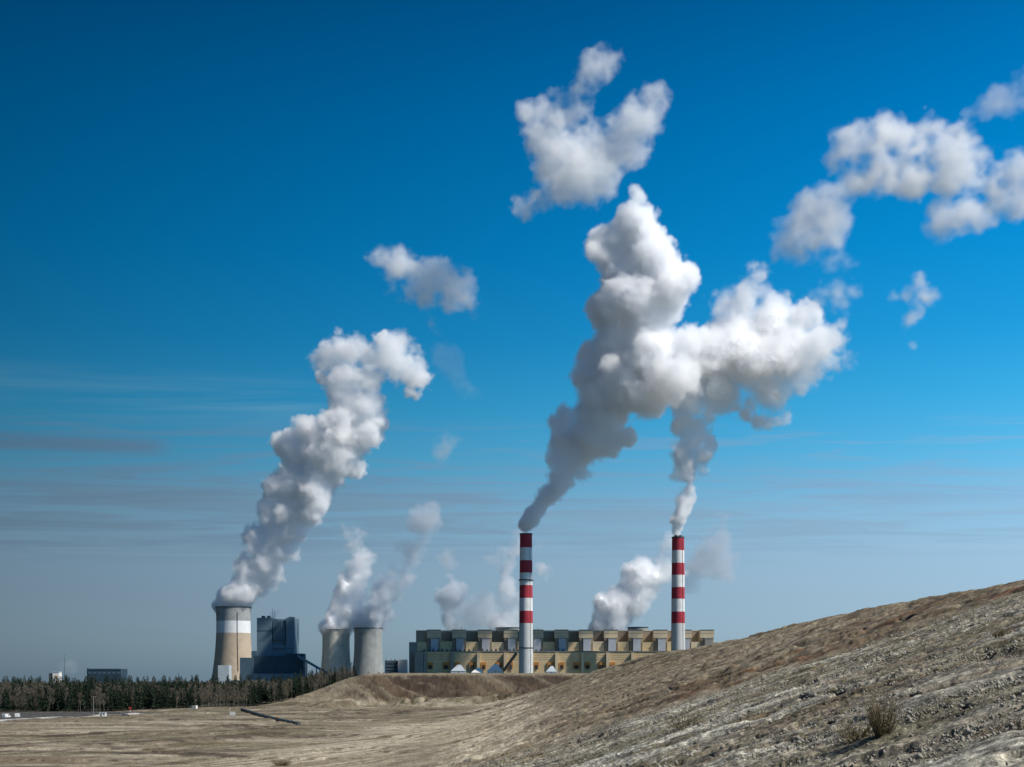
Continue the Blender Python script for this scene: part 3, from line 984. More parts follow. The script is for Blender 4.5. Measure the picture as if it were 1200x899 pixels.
def surface_net(f, org, vs):
    """surface of f < 0 as quads (naive surface nets)"""
    ins = f < 0
    nx, ny, nz = f.shape
    cnt = np.zeros((nx - 1, ny - 1, nz - 1), np.int8)
    for dx in (0, 1):
        for dy in (0, 1):
            for dz in (0, 1):
                cnt += ins[dx:nx - 1 + dx, dy:ny - 1 + dy, dz:nz - 1 + dz]
    act = (cnt > 0) & (cnt < 8)
    cells = np.argwhere(act)
    if len(cells) == 0: return None
    vid = np.full(act.shape, -1, np.int32)
    vid[act] = np.arange(len(cells))
    acc = np.zeros((len(cells), 3), np.float32); num = np.zeros(len(cells), np.float32)
    cor = [(0, 0, 0), (1, 0, 0), (0, 1, 0), (1, 1, 0), (0, 0, 1), (1, 0, 1), (0, 1, 1), (1, 1, 1)]
    for i in range(8):
        for j in range(i + 1, 8):
            if sum(abs(a - b) for a, b in zip(cor[i], cor[j])) != 1: continue
            a = np.array(cor[i]); b = np.array(cor[j])
            fa = f[tuple((cells + a).T)]; fb = f[tuple((cells + b).T)]
            c = (fa < 0) != (fb < 0)
            t = np.where(c, fa / np.where(c, fa - fb, 1), 0)
            acc += np.where(c[:, None], a + t[:, None] * (b - a), 0); num += c
    V = org + vs * (cells + acc / np.maximum(num, 1)[:, None])
    Q = []
    for ax in range(3):
        o1, o2 = [(1, 2), (2, 0), (0, 1)][ax]
        sl0 = [slice(None)] * 3; sl1 = [slice(None)] * 3
        sl0[ax] = slice(0, -1); sl1[ax] = slice(1, None)
        ch = ins[tuple(sl0)] != ins[tuple(sl1)]
        e = np.argwhere(ch)
        ok = np.all(e >= [0 if k == ax else 1 for k in range(3)], 1) & np.all(e < np.array([f.shape[k] - 1 for k in range(3)]), 1)
        e = e[ok]
        d1 = np.zeros(3, int); d1[o1] = 1
        d2 = np.zeros(3, int); d2[o2] = 1
        q = np.stack([vid[tuple((e - d1 - d2).T)], vid[tuple((e - d2).T)], vid[tuple(e.T)], vid[tuple((e - d1).T)]], 1)
        flip = ~ins[tuple(e.T)]
        q[flip] = q[flip][:, ::-1]
        Q.append(q)
    return V, np.concatenate(Q)


def keep_large(V, Q, least):
    """drop islands with fewer than `least` vertices"""
    n = len(V)
    lab = np.arange(n)
    e = np.concatenate([Q[:, [0, 1]], Q[:, [1, 2]], Q[:, [2, 3]]])
    while True:
        m = np.minimum(lab[e[:, 0]], lab[e[:, 1]])
        new = lab.copy()
        np.minimum.at(new, e[:, 0], m); np.minimum.at(new, e[:, 1], m)
        new = new[new]
        if (new == lab).all(): break
        lab = new
    size = np.bincount(lab, minlength=n)
    if size.max() < least: return None
    ok = lab == size.argmax()
    re = np.cumsum(ok) - 1
    return V[ok], re[Q[ok[Q[:, 0]]]]


def vapour_material(name, colour, aniso, emission=None):
    m = bpy.data.materials.new(name)
    m.use_nodes = True
    nt = m.node_tree
    nt.nodes.remove(nt.nodes['Principled BSDF'])
    v = nn(nt, 'ShaderNodeVolumePrincipled')
    v.inputs['Color'].default_value = (*colour, 1)
    v.inputs['Density'].default_value = 1.0
    v.inputs['Anisotropy'].default_value = aniso
    nt.links.new(v.outputs[0], nt.nodes['Material Output'].inputs['Volume'])
    return m


def core_material(name, colour):
    m, nt, b = material(name)
    b.inputs['Base Color'].default_value = (*colour, 1)
    b.inputs['Roughness'].default_value = 1.0
    b.inputs['Specular IOR Level'].default_value = 0.0
    return m


M['vapour'] = vapour_material('steam_vapour', (0.992, 0.992, 0.992), 0.25)
M['smoke_vapour'] = vapour_material('smoke_vapour', (0.986, 0.987, 0.99), 0.25)
M['smoke_core'] = core_material('dense_smoke', (0.93, 0.935, 0.945))
M['shade_grey_vapour'] = vapour_material('shade_grey_vapour', (0.80, 0.835, 0.87), 0.2)  # bluish-grey albedo paints in the shade cast by the big plumes
M['core'] = core_material('dense_steam', (0.95, 0.95, 0.955))


def volume_tree(name, mn, mx, res, step, mat, source):
    t = bpy.data.node_groups.new(name, 'GeometryNodeTree')
    t.interface.new_socket('Geometry', in_out='INPUT', socket_type='NodeSocketGeometry')
    t.interface.new_socket('Geometry', in_out='OUTPUT', socket_type='NodeSocketGeometry')
    L = t.links.new
    gi = nn(t, 'GeometryNodeObjectInfo'); gi.inputs['Object'].default_value = source; go = nn(t, 'NodeGroupOutput')
    pos = nn(t, 'GeometryNodeInputPosition')
    sub = nn(t, 'ShaderNodeVectorMath', operation='SUBTRACT'); sub.inputs[1].default_value = mn
    scl = nn(t, 'ShaderNodeVectorMath', operation='SCALE'); scl.inputs['Scale'].default_value = 1.0 / step
    L(pos.outputs[0], sub.inputs[0]); L(sub.outputs[0], scl.inputs[0])
    sep = nn(t, 'ShaderNodeSeparateXYZ'); L(scl.outputs[0], sep.inputs[0])
    ints = []
    for k in range(3):
        f = nn(t, 'FunctionNodeFloatToInt', rounding_mode='ROUND'); L(sep.outputs[k], f.inputs[0]); ints.append(f.outputs[0])

    def im(op, a, b):
        n = nn(t, 'FunctionNodeIntegerMath', operation=op)
        for i, v in enumerate((a, b)):
            if isinstance(v, int): n.inputs[i].default_value = v
            else: L(v, n.inputs[i])
        return n.outputs[0]
    idx = im('ADD', im('MULTIPLY', im('ADD', im('MULTIPLY', ints[0], int(res[1])), ints[1]), int(res[2])), ints[2])
    na = nn(t, 'GeometryNodeInputNamedAttribute', data_type='FLOAT'); na.inputs['Name'].default_value = 'density'
    si = nn(t, 'GeometryNodeSampleIndex', data_type='FLOAT', domain='POINT')
    L(gi.outputs['Geometry'], si.inputs['Geometry']); L(na.outputs[0], si.inputs['Value']); L(idx, si.inputs['Index'])
    vc = nn(t, 'GeometryNodeVolumeCube')
    L(si.outputs[0], vc.inputs['Density'])
    vc.inputs['Min'].default_value = mn; vc.inputs['Max'].default_value = mx
    for k, a in enumerate('XYZ'): vc.inputs['Resolution ' + a].default_value = int(res[k])
    sm = nn(t, 'GeometryNodeSetMaterial'); sm.inputs['Material'].default_value = mat
    L(vc.outputs[0], sm.inputs[0]); L(sm.outputs[0], go.inputs[0])
    return t


def plume(name, Y, blobs, label, cat, vs=2.0, soft=13.0, fray=0.5, dens=0.085, warp=1.0, shrink=0.98, grow=0.0, ero=0.22, auto=True, billow=1.0, wisp=5.0, core=1.0, core_in=15.0, blend=2.2, group=None, seed=1,
          slope=0.0, mats=('vapour', 'core'), depth=1.0, sats=(8,), core_min=300):
    """blobs: (px, py, r px[, depth offset in m[, softness factor[, density factor]]])"""
    g = np.random.default_rng(seed)
    k = Y / FPX
    S = []
    cx0 = blobs[0][0]
    for b in blobs:
        x, _, z = at(b[0], b[1], Y)
        r = b[2] * k * shrink
        y = (b[3] if len(b) > 3 else 0.0) + (b[0] - cx0) * k * slope + g.uniform(-0.25, 0.25) * r
        sf = (b[4] if len(b) > 4 else 1.0) * (min(1.0, max(0.3, b[2] / 20.0)) if auto else 1.0)
        df = b[5] if len(b) > 5 else 1.0
        S.append((x, y, z, r, sf, df))
        lv = [(x, y, z, r)]
        for n in sats:
            nx = []
            for (ax, ay, az, ar) in lv:
                if ar < 5 * vs: continue
                for _ in range(n):
                    d = g.normal(size=3); d /= np.linalg.norm(d)
                    rr = ar * g.uniform(0.28, 0.48)
                    q = ar * g.uniform(0.72, 0.92)
                    nx.append((ax + d[0] * q, ay + d[1] * q * depth, az + d[2] * q, rr))
            lv = nx
            S += [(*s, sf, df) for s in nx]
    S = np.array(S)
    pad = 22 + 4 * vs
    mn = (S[:, :3] - S[:, 3:4]).min(0) - pad
    mx = (S[:, :3] + S[:, 3:4]).max(0) + pad
    res = np.ceil((mx - mn) / vs).astype(int) + 1
    shp = tuple(res)
    W3 = []
    for a_ in range(3):
        w_ = warp * (8.0 * noise3(shp, 22.0, g) + 6.0 * noise3(shp, 10.0, g) + 4.0 * noise3(shp, 5.0, g) + 2.0 * noise3(shp, 2.8, g))
        sh_ = [1, 1, 1]; sh_[a_] = res[a_]
        W3.append((w_ + (mn[a_] + vs * np.arange(res[a_])).reshape(sh_)).astype(np.float32))
    E = np.zeros(res, np.float32)                 # smooth union of all the puffs
    SF = np.ones(res, np.float32); DF = np.ones(res, np.float32); BEST = np.full(res, 60.0, np.float32)
    ax = [mn[i] + vs * np.arange(res[i]) for i in range(3)]
    kk = blend * vs
    for (x, y, z, r, sf, df) in S:
        R_ = r + max(pad, 5 * kk)
        i0 = [max(0, int((c - R_ - mn[i]) / vs)) for i, c in enumerate((x, y, z))]
        i1 = [min(res[i], int((c + R_ - mn[i]) / vs) + 2) for i, c in enumerate((x, y, z))]
        sl = tuple(slice(a, b) for a, b in zip(i0, i1))
        wk = min(1.0, r / 30.0 + 0.15)
        d = np.zeros([b_ - a_ for a_, b_ in zip(i0, i1)], np.float32)
        for a_, c_ in enumerate((x, y, z)):
            sh_ = [1, 1, 1]; sh_[a_] = d.shape[a_]
            pl_ = ax[a_][sl[a_]].reshape(sh_).astype(np.float32)
            d += (pl_ + wk * (W3[a_][sl] - pl_) - np.float32(c_)) ** 2
        d = np.sqrt(d) - np.float32(r)
        E[sl] += np.exp(-np.clip(d, -60 * kk, 20 * kk) / kk)
        m = d < BEST[sl]
        BEST[sl][m] = d[m]
        SF[sl][m] = sf; DF[sl][m] = df
    F = -kk * np.log(np.maximum(E, 1e-9))
    F = np.minimum(F, 60.0)
    # soften the steps of the per-blob factors
    for A in (SF, DF):
        for axis in range(3):
            for _ in range(4):
                A += 0.25 * (np.roll(A, 1, axis) + np.roll(A, -1, axis) - 2 * A)
    bil = np.zeros(shp, np.float32)
    for cell, amp in ((34.0, 4.5), (17.0, 5.0), (9.0, 5.0), (5.0, 4.4), (2.9, 3.4)):
        bil += amp * (0.42 - np.abs(noise3(shp, cell, g)))
    F -= (bil * billow - 1.0) * np.clip(SF, .3, 1.1)
    if wisp:
        w = np.zeros(shp, np.float32)
        for cell, amp in ((40.0, 0.9), (20.0, 0.8), (10.0, 0.65), (5.0, 0.5), (2.7, 0.38)):
            w += amp * noise3(shp, cell, g)
        F += w * wisp * SF
    F -= grow
    W = soft * SF
    D = np.clip(-F / W, 0, 1)
    if fray:
        q = 0.55 * noise3(shp, 11.0, g) + 0.5 * noise3(shp, 5.5, g) + 0.45 * noise3(shp, 2.8, g)
        D = np.clip(D + fray * q * (1 - D) * np.clip(D * 6, 0, 1), 0, 1)
    if ero:
        q = np.zeros(shp, np.float32)
        for cell, amp in ((30.0, 1.0), (15.0, 0.75), (7.5, 0.56), (4.0, 0.42), (2.3, 0.28)):
            q += amp * (1.0 - 2.2 * np.abs(noise3(shp, cell, g)))
        q = np.clip(0.5 + 0.30 * q, 0, 1)
        e_ = ero * np.clip(SF, 0.5, 1.4)
        D = np.clip((D - (1 - q) * e_) / (1 - 0.5 * e_), 0, 1)
    D = D ** 1.5 * dens * DF / np.clip(SF, 0.3, 3)
    for i in range(3):
        sl = [slice(None)] * 3
        for e in (0, -1):
            sl[i] = e; D[tuple(sl)] = 0
    # grid samples as points that the volume modifier reads by index
    gx, gy, gz = np.meshgrid(*ax, indexing='ij')
    oy = np.array((0.0, Y, 0.0))

    def make_vol(nm, parent):
        me = bpy.data.meshes.new(nm)
        me.vertices.add(D.size)
        me.vertices.foreach_set('co', np.stack([gx.ravel(), gy.ravel(), gz.ravel()], 1).astype(np.float32).ravel())
        a = me.attributes.new('density', 'FLOAT', 'POINT')
        a.data.foreach_set('value', D.astype(np.float32).ravel())
        src = bpy.data.objects.new('grid_samples', me)      # data only: not in the scene
        vd = bpy.data.volumes.new(nm)
        vd.materials.append(M[mats[0]])
        o = bpy.data.objects.new(nm, vd)
        COL.objects.link(o)
        mod = o.modifiers.new('vapour', 'NODES')
        mod.node_group = volume_tree(nm, tuple(mn), tuple(mn + vs * (res - 1)), res, vs, M[mats[0]], src)
        if parent: o.parent = parent
        return o
    root = None
    if core:
        Fc = F + W * core + core_in * np.clip(SF, 0.35, 1.2)
        for i in range(3):
            sl = [slice(None)] * 3
            for e in (0, -1):
                sl[i] = e; Fc[tuple(sl)] = 50
        sn = surface_net(Fc, mn, vs)
        if sn is not None: sn = keep_large(*sn, core_min)
        if sn is not None:
            root = raw_mesh(name, sn[0], sn[1][:, ::-1], M[mats[1]], smooth=True)
            root.location = oy
    v = make_vol('vapour' if root else name, root)
    if not root:
        root = v
        root.location = oy
    tag(root, label, cat, group)
    del W3, E, BEST
    return root


PL = 'steam plumes of the cooling towers'
plume('steam_plume', 3520, [(262, 707, 9), (275, 708, 11), (285, 706, 9), (268, 698, 10), (276, 697, 15), (287, 694, 14), (283, 686, 17), (300, 683, 20), (320, 672, 16), (293, 668, 18), (308, 655, 24), (328, 652, 18),
     (302, 634, 18), (326, 630, 24), (346, 625, 16), (316, 602, 19), (342, 600, 25), (365, 600, 17), (318, 580, 11), (343, 570, 26), (372, 575, 27), (398, 565, 15), (336, 521, 16), (350, 540, 22),
     (375, 535, 29), (404, 540, 25), (424, 550, 13), (370, 507, 22), (400, 505, 29), (428, 515, 24), (444, 500, 11), (410, 475, 27, 0, 1.2), (433, 480, 22, 0, 1.2), (402, 450, 26, 0, 1.4), (425, 450, 27, 0, 1.4),
     (385, 422, 21, 0, 1.6), (377, 442, 12, 0, 1.5), (410, 415, 24, 0, 1.6), (435, 420, 24, 0, 1.8), (462, 412, 20, 0, 1.8), (482, 426, 18, 0, 1.8), (489, 452, 14, 0, 1.8), (484, 466, 8, 0, 1.8), (465, 440, 20, 0, 1.8), (470, 424, 20, 0, 1.8), (452, 426, 22, 0, 1.7), (480, 444, 16, 0, 1.8), (448, 440, 16, 0, 1.7), (445, 402, 13, 0, 1.8), (402, 402, 11, 0, 1.6)],
      'tall white steam plume leaning right from the tallest cooling tower', 'steam plume', group=PL, seed=3, slope=-0.12, wisp=5)
plume('smoke_plume', 3000, [(616, 619, 5), (618, 612, 7), (624, 605, 9), (632, 594, 12), (641, 580, 14), (652, 568, 16), (661, 548, 18), (676, 545, 20), (656, 496, 12), (665, 490, 20), (666, 520, 24), (690, 520, 28), (703, 490, 34), (713, 525, 16), (733, 520, 8), (722, 520, 13), (708, 512, 18), (714, 535, 6),
     (690, 455, 24), (720, 460, 38), (750, 468, 34), (780, 455, 34, 0, 1.4), (695, 425, 22), (720, 420, 34), (757, 428, 38), (790, 420, 28, 0, 1.3), (715, 378, 30), (742, 372, 40), (775, 355, 30), (792, 345, 16), (726, 335, 32), (760, 325, 32), (710, 312, 24), (702, 292, 16), (742, 292, 32), (766, 302, 20), (738, 268, 19, 0, 1.3), (722, 279, 17), (744, 252, 8, 0, 2.2), (740, 243, 7, 0, 2.4)],
      'great smoke plume from the shaded chimney, dark below and brilliant white on top', 'smoke plume', group='smoke plumes of the chimneys', seed=5, slope=-0.42, wisp=5, mats=('smoke_vapour', 'smoke_core'))
plume('smoke_plume', 3000, [(794, 624, 4.5), (795, 616, 5.5), (796, 607, 7), (799, 597, 9), (802, 588, 10), (806, 577, 12), (803, 560, 15), (811, 545, 19), (806, 526, 21), (825, 532, 11), (833, 522, 10), (820, 522, 15), (822, 512, 14), (815, 505, 21, 0, 1.2), (800, 497, 14), (830, 490, 17, 0, 1.3), (838, 480, 20, 0, 1.4),
     (810, 425, 40, 0, 1.4), (840, 420, 43, 0, 1.4), (806, 465, 30, 0, 1.4), (842, 455, 36, 0, 1.5), (880, 430, 42, 0, 1.6), (918, 420, 38, 0, 1.7), (952, 410, 32, 0, 1.8), (972, 402, 24, 0, 2), (982, 430, 17, 0, 2.2), (900, 382, 33, 0, 1.8), (938, 377, 20, 0, 1.0), (870, 352, 26, 0, 2.2), (886, 330, 17, 0, 2.5), (880, 316, 11, 0, 3), (850, 360, 22, 0, 2.2), (835, 346, 10, 0, 2.6), (866, 385, 34, 0, 1.8), (900, 458, 31, 0, 1.9), (932, 450, 23, 0, 2.2),
     (862, 480, 14, 0, 1.3), (875, 488, 11, 0, 1.2), (886, 492, 10, 0, 1.4, .8), (897, 495, 9, 0, 1.5, .7), (880, 476, 14, 0, 1.5), (895, 480, 10, 0, 1.6, .8), (908, 495, 8, 0, 1.6, .6), (918, 491, 7, 0, 2, .4)],
      'wide billowing smoke plume spreading right from the sunlit chimney', 'smoke plume', group='smoke plumes of the chimneys', seed=8, slope=-0.12, wisp=5)

# thinner puffs: no dense core
def wisp_cloud(name, Y, blobs, label, cat, group=None, seed=1, ero=0.55, dens=0.02, soft=44.0, wisp=15.0, vs=2.4, fray=0.45, core=0, core_in=0.0, mats=('vapour', 'core'), **kw):
    return plume(name, Y, blobs, label, cat, vs=vs, soft=soft, dens=dens, wisp=wisp, fray=fray, core=core, core_in=core_in, group=group, seed=seed, warp=1.7, billow=0.6, sats=(7,), shrink=1.0, mats=mats, ero=ero, auto=False, **kw)


wisp_cloud('steam_plume', 3600, [(387, 733, 8, 0, .5), (400, 733, 9, 0, .5), (394, 724, 11, 0, .5), (404, 722, 11, 0, .5), (398, 714, 13, 0, .6), (410, 710, 13, 0, .6), (414, 695, 14, 0, .7), (418, 678, 14, 0, .8), (424, 660, 13, 0, .9), (420, 645, 10), (410, 642, 7), (428, 632, 9, 0, 1.2), (408, 625, 10, 0, 1.3)],
      'short pale plume rising from the left tower of the close pair', 'steam plume', PL, 21, dens=0.060, wisp=7, slope=-0.2, soft=20, grow=7, ero=0.35, core=1.0, core_in=12.0)
wisp_cloud('steam_plume', 3560, [(425, 731, 8, 0, .5), (438, 731, 9, 0, .5), (438, 721, 12, 0, .6), (446, 710, 12, 0, .7), (454, 697, 13, 0, .8), (464, 687, 14, 0, 1), (474, 674, 14, 0, 1.1), (482, 658, 12, 0, 1.2), (488, 640, 12, 0, 1.3, .8), (496, 618, 13, 0, 1.3, .8), (503, 605, 9, 0, 1.3, .7), (470, 645, 8, 0, 1.3, .6), (520, 655, 6, 0, 1.3, .5)],
      'thin grey plume drifting right from the shaded cooling tower', 'steam plume', PL, 22, dens=0.045, wisp=8, slope=-0.2, soft=20, grow=12, ero=0.35, mats=('shade_grey_vapour', 'smoke_core'))
wisp_cloud('steam_plume', 3640, [(528, 734, 7), (527, 724, 8), (528, 712, 8), (524, 702, 12), (535, 698, 11), (518, 703, 7), (541, 692, 6), (530, 690, 6), (525, 676, 4), (522, 672, 3)],
      'small dark mushroom-shaped puff above the left end of the hall', 'steam plume', 'plumes behind the long hall', 23, dens=0.055, wisp=6, soft=12, grow=4, ero=0.25, mats=('shade_grey_vapour', 'smoke_core'))
wisp_cloud('steam_plume', 3660, [(545, 733, 9), (560, 728, 14), (575, 728, 12), (552, 718, 12), (565, 712, 14), (580, 715, 10), (573, 700, 8, 0, 1.3), (545, 722, 6)],
      'low pale steam bank behind the hall between dark puff and shaded chimney', 'steam plume', 'plumes behind the long hall', 24, dens=0.022, wisp=8, soft=28, grow=10, ero=0.45)
wisp_cloud('steam_plume', 3600, [(588, 732, 9), (602, 730, 10), (598, 718, 12), (604, 702, 14), (600, 684, 14), (597, 664, 14, 0, 1.2), (603, 645, 13, 0, 1.3), (606, 628, 9, 0, 1.3), (588, 680, 8, 0, 1.3, .6), (580, 650, 10, 0, 1.5, .6), (628, 680, 10), (637, 672, 11), (632, 660, 9, 0, 1.2), (640, 640, 8, 0, 1.5, .6)],
      'pale steam column rising right behind the shaded chimney', 'steam plume', 'plumes behind the long hall', 25, dens=0.040, wisp=8, soft=24, grow=12, ero=0.45)
wisp_cloud('steam_plume', 3650, [(703, 733, 8, 0, .6), (716, 732, 12, 0, .6), (712, 720, 13, 0, .6), (728, 718, 16, 0, .7), (725, 706, 14, 0, .7), (744, 708, 17, 0, .8), (740, 694, 14, 0, .7), (757, 698, 15, 0, 1), (735, 674, 9, 0, .6), (746, 672, 13, 0, .6), (757, 672, 13, 0, .7), (748, 684, 12, 0, .7), (768, 676, 14), (782, 672, 14), (775, 655, 10, 0, 1.2), (782, 640, 8, 0, 1.4), (796, 668, 11, 0, 1.3)],
      'leaning white steam plume behind the hall left of the sunlit chimney', 'steam plume', 'plumes behind the long hall', 26, dens=0.050, wisp=6, soft=18, grow=6, ero=0.3, core=1.0, core_in=12.0)
wisp_cloud('steam_plume', 3700, [(812, 682, 12), (824, 668, 15), (836, 654, 16), (842, 638, 13), (846, 620, 10), (849, 604, 8), (842, 672, 10), (858, 650, 7)],
      'faint grey smear of vapour right of the sunlit chimney', 'steam plume', 'plumes behind the long hall', 27, dens=0.018, wisp=9, soft=26, grow=12, ero=0.5, mats=('shade_grey_vapour', 'smoke_core'))
CL = 'drifting steam clouds torn off the plumes'
wisp_cloud('steam_cloud', 3100, [(448, 302, 10), (462, 312, 15), (478, 318, 16), (498, 324, 17), (520, 326, 15), (538, 332, 17), (547, 350, 11), (500, 350, 15), (505, 370, 9), (476, 345, 9), (527, 350, 13), (462, 335, 7), (555, 365, 6, 0, 1, .6), (512, 385, 6, 0, 1, .6)],
      'ragged white cloud just above the left plume', 'cloud', CL, 31, dens=0.036, wisp=6, soft=26, grow=11)
wisp_cloud('steam_cloud', 3150, [(512, 503, 10), (522, 508, 12), (527, 515, 11), (517, 522, 11), (512, 533, 8), (506, 510, 6)], 'small dark grey puff right of the left plume', 'cloud', CL, 32, mats=('shade_grey_vapour', 'smoke_core'), dens=0.018, wisp=7, soft=22, grow=5.5)
wisp_cloud('steam_cloud', 3150, [(516, 412, 9), (522, 420, 10), (527, 430, 10), (533, 440, 9), (540, 450, 9), (549, 459, 9), (560, 466, 8)], 'faint thin wisp between the left plume and the great plume', 'cloud', CL, 33, dens=0.004, wisp=7, soft=20, grow=5.0)
wisp_cloud('steam_cloud', 2950, [(612, 240, 9), (625, 232, 14), (642, 222, 17), (660, 210, 22), (640, 195, 22), (652, 178, 24), (640, 158, 22), (652, 140, 20), (634, 128, 13), (618, 130, 7), (672, 128, 16), (660, 112, 7), (678, 108, 8), (690, 186, 26), (712, 180, 24), (706, 204, 18), (694, 224, 12), (732, 172, 22), (748, 152, 20), (756, 128, 16), (765, 110, 11), (742, 130, 10), (772, 140, 8), (724, 152, 12), (684, 155, 12), (676, 200, 26), (668, 165, 18), (672, 185, 24), (660, 185, 22), (694, 168, 15), (708, 166, 15), (684, 172, 18), (720, 190, 20), (686, 86, 7, 0, .9, .7), (692, 78, 8, 0, .9, .7), (704, 73, 9, 0, .9, .7), (716, 70, 8, 0, .9, .7), (700, 84, 8, 0, .9, .7), (712, 82, 7, 0, .9, .7), (690, 94, 7, 0, 1, .6)],
      'big ragged white cloud high up alone above the great plume', 'cloud', CL, 34, dens=0.036, wisp=6, soft=30, grow=12)
wisp_cloud('steam_cloud', 2480, [(975, 188, 9), (988, 176, 13), (1004, 176, 17), (1028, 170, 22), (1055, 158, 24), (1082, 150, 24), (1108, 148, 20), (1120, 165, 18), (1098, 178, 26), (1065, 188, 25), (1035, 195, 20), (1010, 202, 14), (1130, 190, 18), (1150, 188, 12), (1112, 202, 18), (1145, 205, 12), (1068, 212, 14)],
      'bright domed cloud high up, right of the great plume', 'cloud', CL, 35, dens=0.048, wisp=6, soft=30, grow=13)
wisp_cloud('steam_cloud', 2480, [(958, 232, 15), (975, 238, 18), (945, 252, 22), (930, 268, 17), (965, 262, 22), (915, 282, 9), (985, 262, 13), (950, 282, 18), (975, 292, 18), (985, 308, 13), (968, 312, 13), (978, 330, 13), (968, 345, 11), (990, 340, 9), (985, 218, 13), (1000, 208, 11), (985, 355, 9), (962, 360, 8)],
      'dull grey-mauve cloud below the bright domed cloud', 'cloud', CL, 36, dens=0.027, wisp=7, soft=30, grow=13)
wisp_cloud('steam_cloud', 2480, [(1098, 272, 9), (1112, 260, 14), (1126, 248, 14), (1140, 252, 12), (1152, 262, 8), (1108, 245, 8), (1155, 248, 6)], 'small white puff under the domed cloud', 'cloud', CL, 37, dens=0.036, wisp=6, soft=24, grow=11)
wisp_cloud('steam_cloud', 2480, [(1142, 130, 8), (1160, 122, 12), (1176, 108, 14), (1192, 96, 13), (1205, 88, 12), (1180, 122, 10), (1195, 115, 9), (1150, 140, 7)], 'wispy cloud leaving the upper right corner of the sky', 'cloud', CL, 38, dens=0.016, wisp=7, soft=24, grow=6.0)
wisp_cloud('steam_cloud', 2480, [(1168, 212, 10), (1182, 222, 16), (1198, 210, 18), (1212, 222, 20), (1200, 238, 15), (1175, 235, 11), (1190, 198, 10), (1215, 245, 14)], 'white cloud cut by the right edge of the picture', 'cloud', CL, 39, dens=0.046, wisp=6, soft=28, grow=12)
wisp_cloud('steam_cloud', 2900, [(1048, 345, 6), (1060, 343, 8), (1072, 336, 8), (1075, 326, 6), (1076, 350, 10), (1088, 352, 9), (1099, 350, 6), (1070, 364, 9), (1063, 376, 7), (1060, 384, 4)], 'small torn white puff low on the right of the great plume', 'cloud', CL, 40, dens=0.030, wisp=4, soft=18, grow=8)
wisp_cloud('steam_cloud', 2900, [(1072, 402, 4), (1073, 405, 4)], 'tiny round white puff below the torn one', 'cloud', CL, 41, dens=0.02, wisp=4, soft=9, grow=2.2)
wisp_cloud('steam_plume', 3255, [(319, 722, 2.5), (321, 719, 3), (324, 716, 3), (327, 714, 2.5)], 'faint steam wisp over the roof of the blue-grey boiler house', 'steam plume', None, 42, dens=0.03, wisp=2.5, soft=7, grow=1, ero=0.4, mats=('shade_grey_vapour', 'smoke_core'))
wisp_cloud('steam_plume', 2490, [(67, 786, 2.5), (72, 784, 2.5), (78, 781, 3), (83, 780, 4), (85, 779, 3)], 'small pale puff beside the silo house above the wood', 'steam plume', None, 43, dens=0.012, wisp=2.5, soft=9, grow=1, ero=0.5)

# ---------------------------------------------------------------- the wood on the left
for name, c, kw in [('needles', (0.030, 0.048, 0.026), dict(var=0.4, scale=0.5)), ('bark', (0.10, 0.08, 0.06), dict(var=0.3, scale=2)), ('twigs', (0.125, 0.105, 0.075), dict(var=0.3, scale=0.6)),
                    ('birch_bark', (0.20, 0.18, 0.155), dict(var=0.35, scale=1.5)), ('dry_leaf', (0.20, 0.15, 0.07), dict(var=0.3, scale=2)), ('shrub_twig', (0.13, 0.10, 0.055), dict(var=0.3, scale=3)),
                    ('shrub_leaf', (0.14, 0.115, 0.045), dict(var=0.35, scale=3)), ('stone', (0.29, 0.265, 0.215), dict(var=0.45, scale=0.5)), ('straw', (0.36, 0.27, 0.11), dict(var=0.3, scale=3))]:
    M[name] = plain_mat(name, c, **kw)


def tri_tube(V, F, p0, p1, r0, r1):
    p0 = np.array(p0, float); p1 = np.array(p1, float)
    d = p1 - p0; d /= np.linalg.norm(d) + 1e-9
    a = np.cross(d, (0.31, 0.2, 0.93)); a /= np.linalg.norm(a) + 1e-9
    b = np.cross(d, a)
    n0 = len(V)
    for p, r in ((p0, r0), (p1, r1)):
        for k in range(3):
            t = 2.0944 * k
            V.append(p + r * (math.cos(t) * a + math.sin(t) * b))
    for k in range(3):
        m = (k + 1) % 3
        F.append((n0 + k, n0 + m, n0 + 3 + m, n0 + 3 + k))


def sliver(V, F, p, d, w, up):
    n0 = len(V)
    s = np.cross(d, up); s /= np.linalg.norm(s) + 1e-9
    V += [p - s * w * .4, p + s * w * .4, p + d * 0.6 + s * w, p + d - s * w * .3]
    F.append((n0, n0 + 1, n0 + 2, n0 + 3))


def conifer(g, h, spread_, density):
    tv, tf, cv, cf = [], [], [], []
    lean = g.normal(0, 0.15, 2)
    top = np.array((lean[0], lean[1], h))
    for i in range(3):
        tri_tube(tv, tf, top * (i / 3), top * ((i + 1) / 3), 0.22 * (1 - i / 3.3) * h / 18, 0.22 * (1 - (i + 1) / 3.3) * h / 18)
    n = int(density)
    for i in range(n):
        t = g.uniform(0.12, 1.0) ** 0.85
        a = g.uniform(0, 2 * math.pi)
        r = spread_ * (1 - t) ** 0.55 * g.uniform(0.45, 1.15) + 0.3
        base = top * t
        d = np.array((math.cos(a) * r, math.sin(a) * r, -r * g.uniform(0.1, 0.45) + 0.1))
        q = base + d * g.uniform(0.1, 0.35)
        sliver(cv, cf, q, d * 0.9, r * 0.28 + 0.18, np.array((0, 0, 1.0)))
        sliver(cv, cf, q, d * 0.85 + (0, 0, -0.25), r * 0.22 + 0.15, np.array((-math.sin(a), math.cos(a), 0.3)))
    return tv, tf, cv, cf


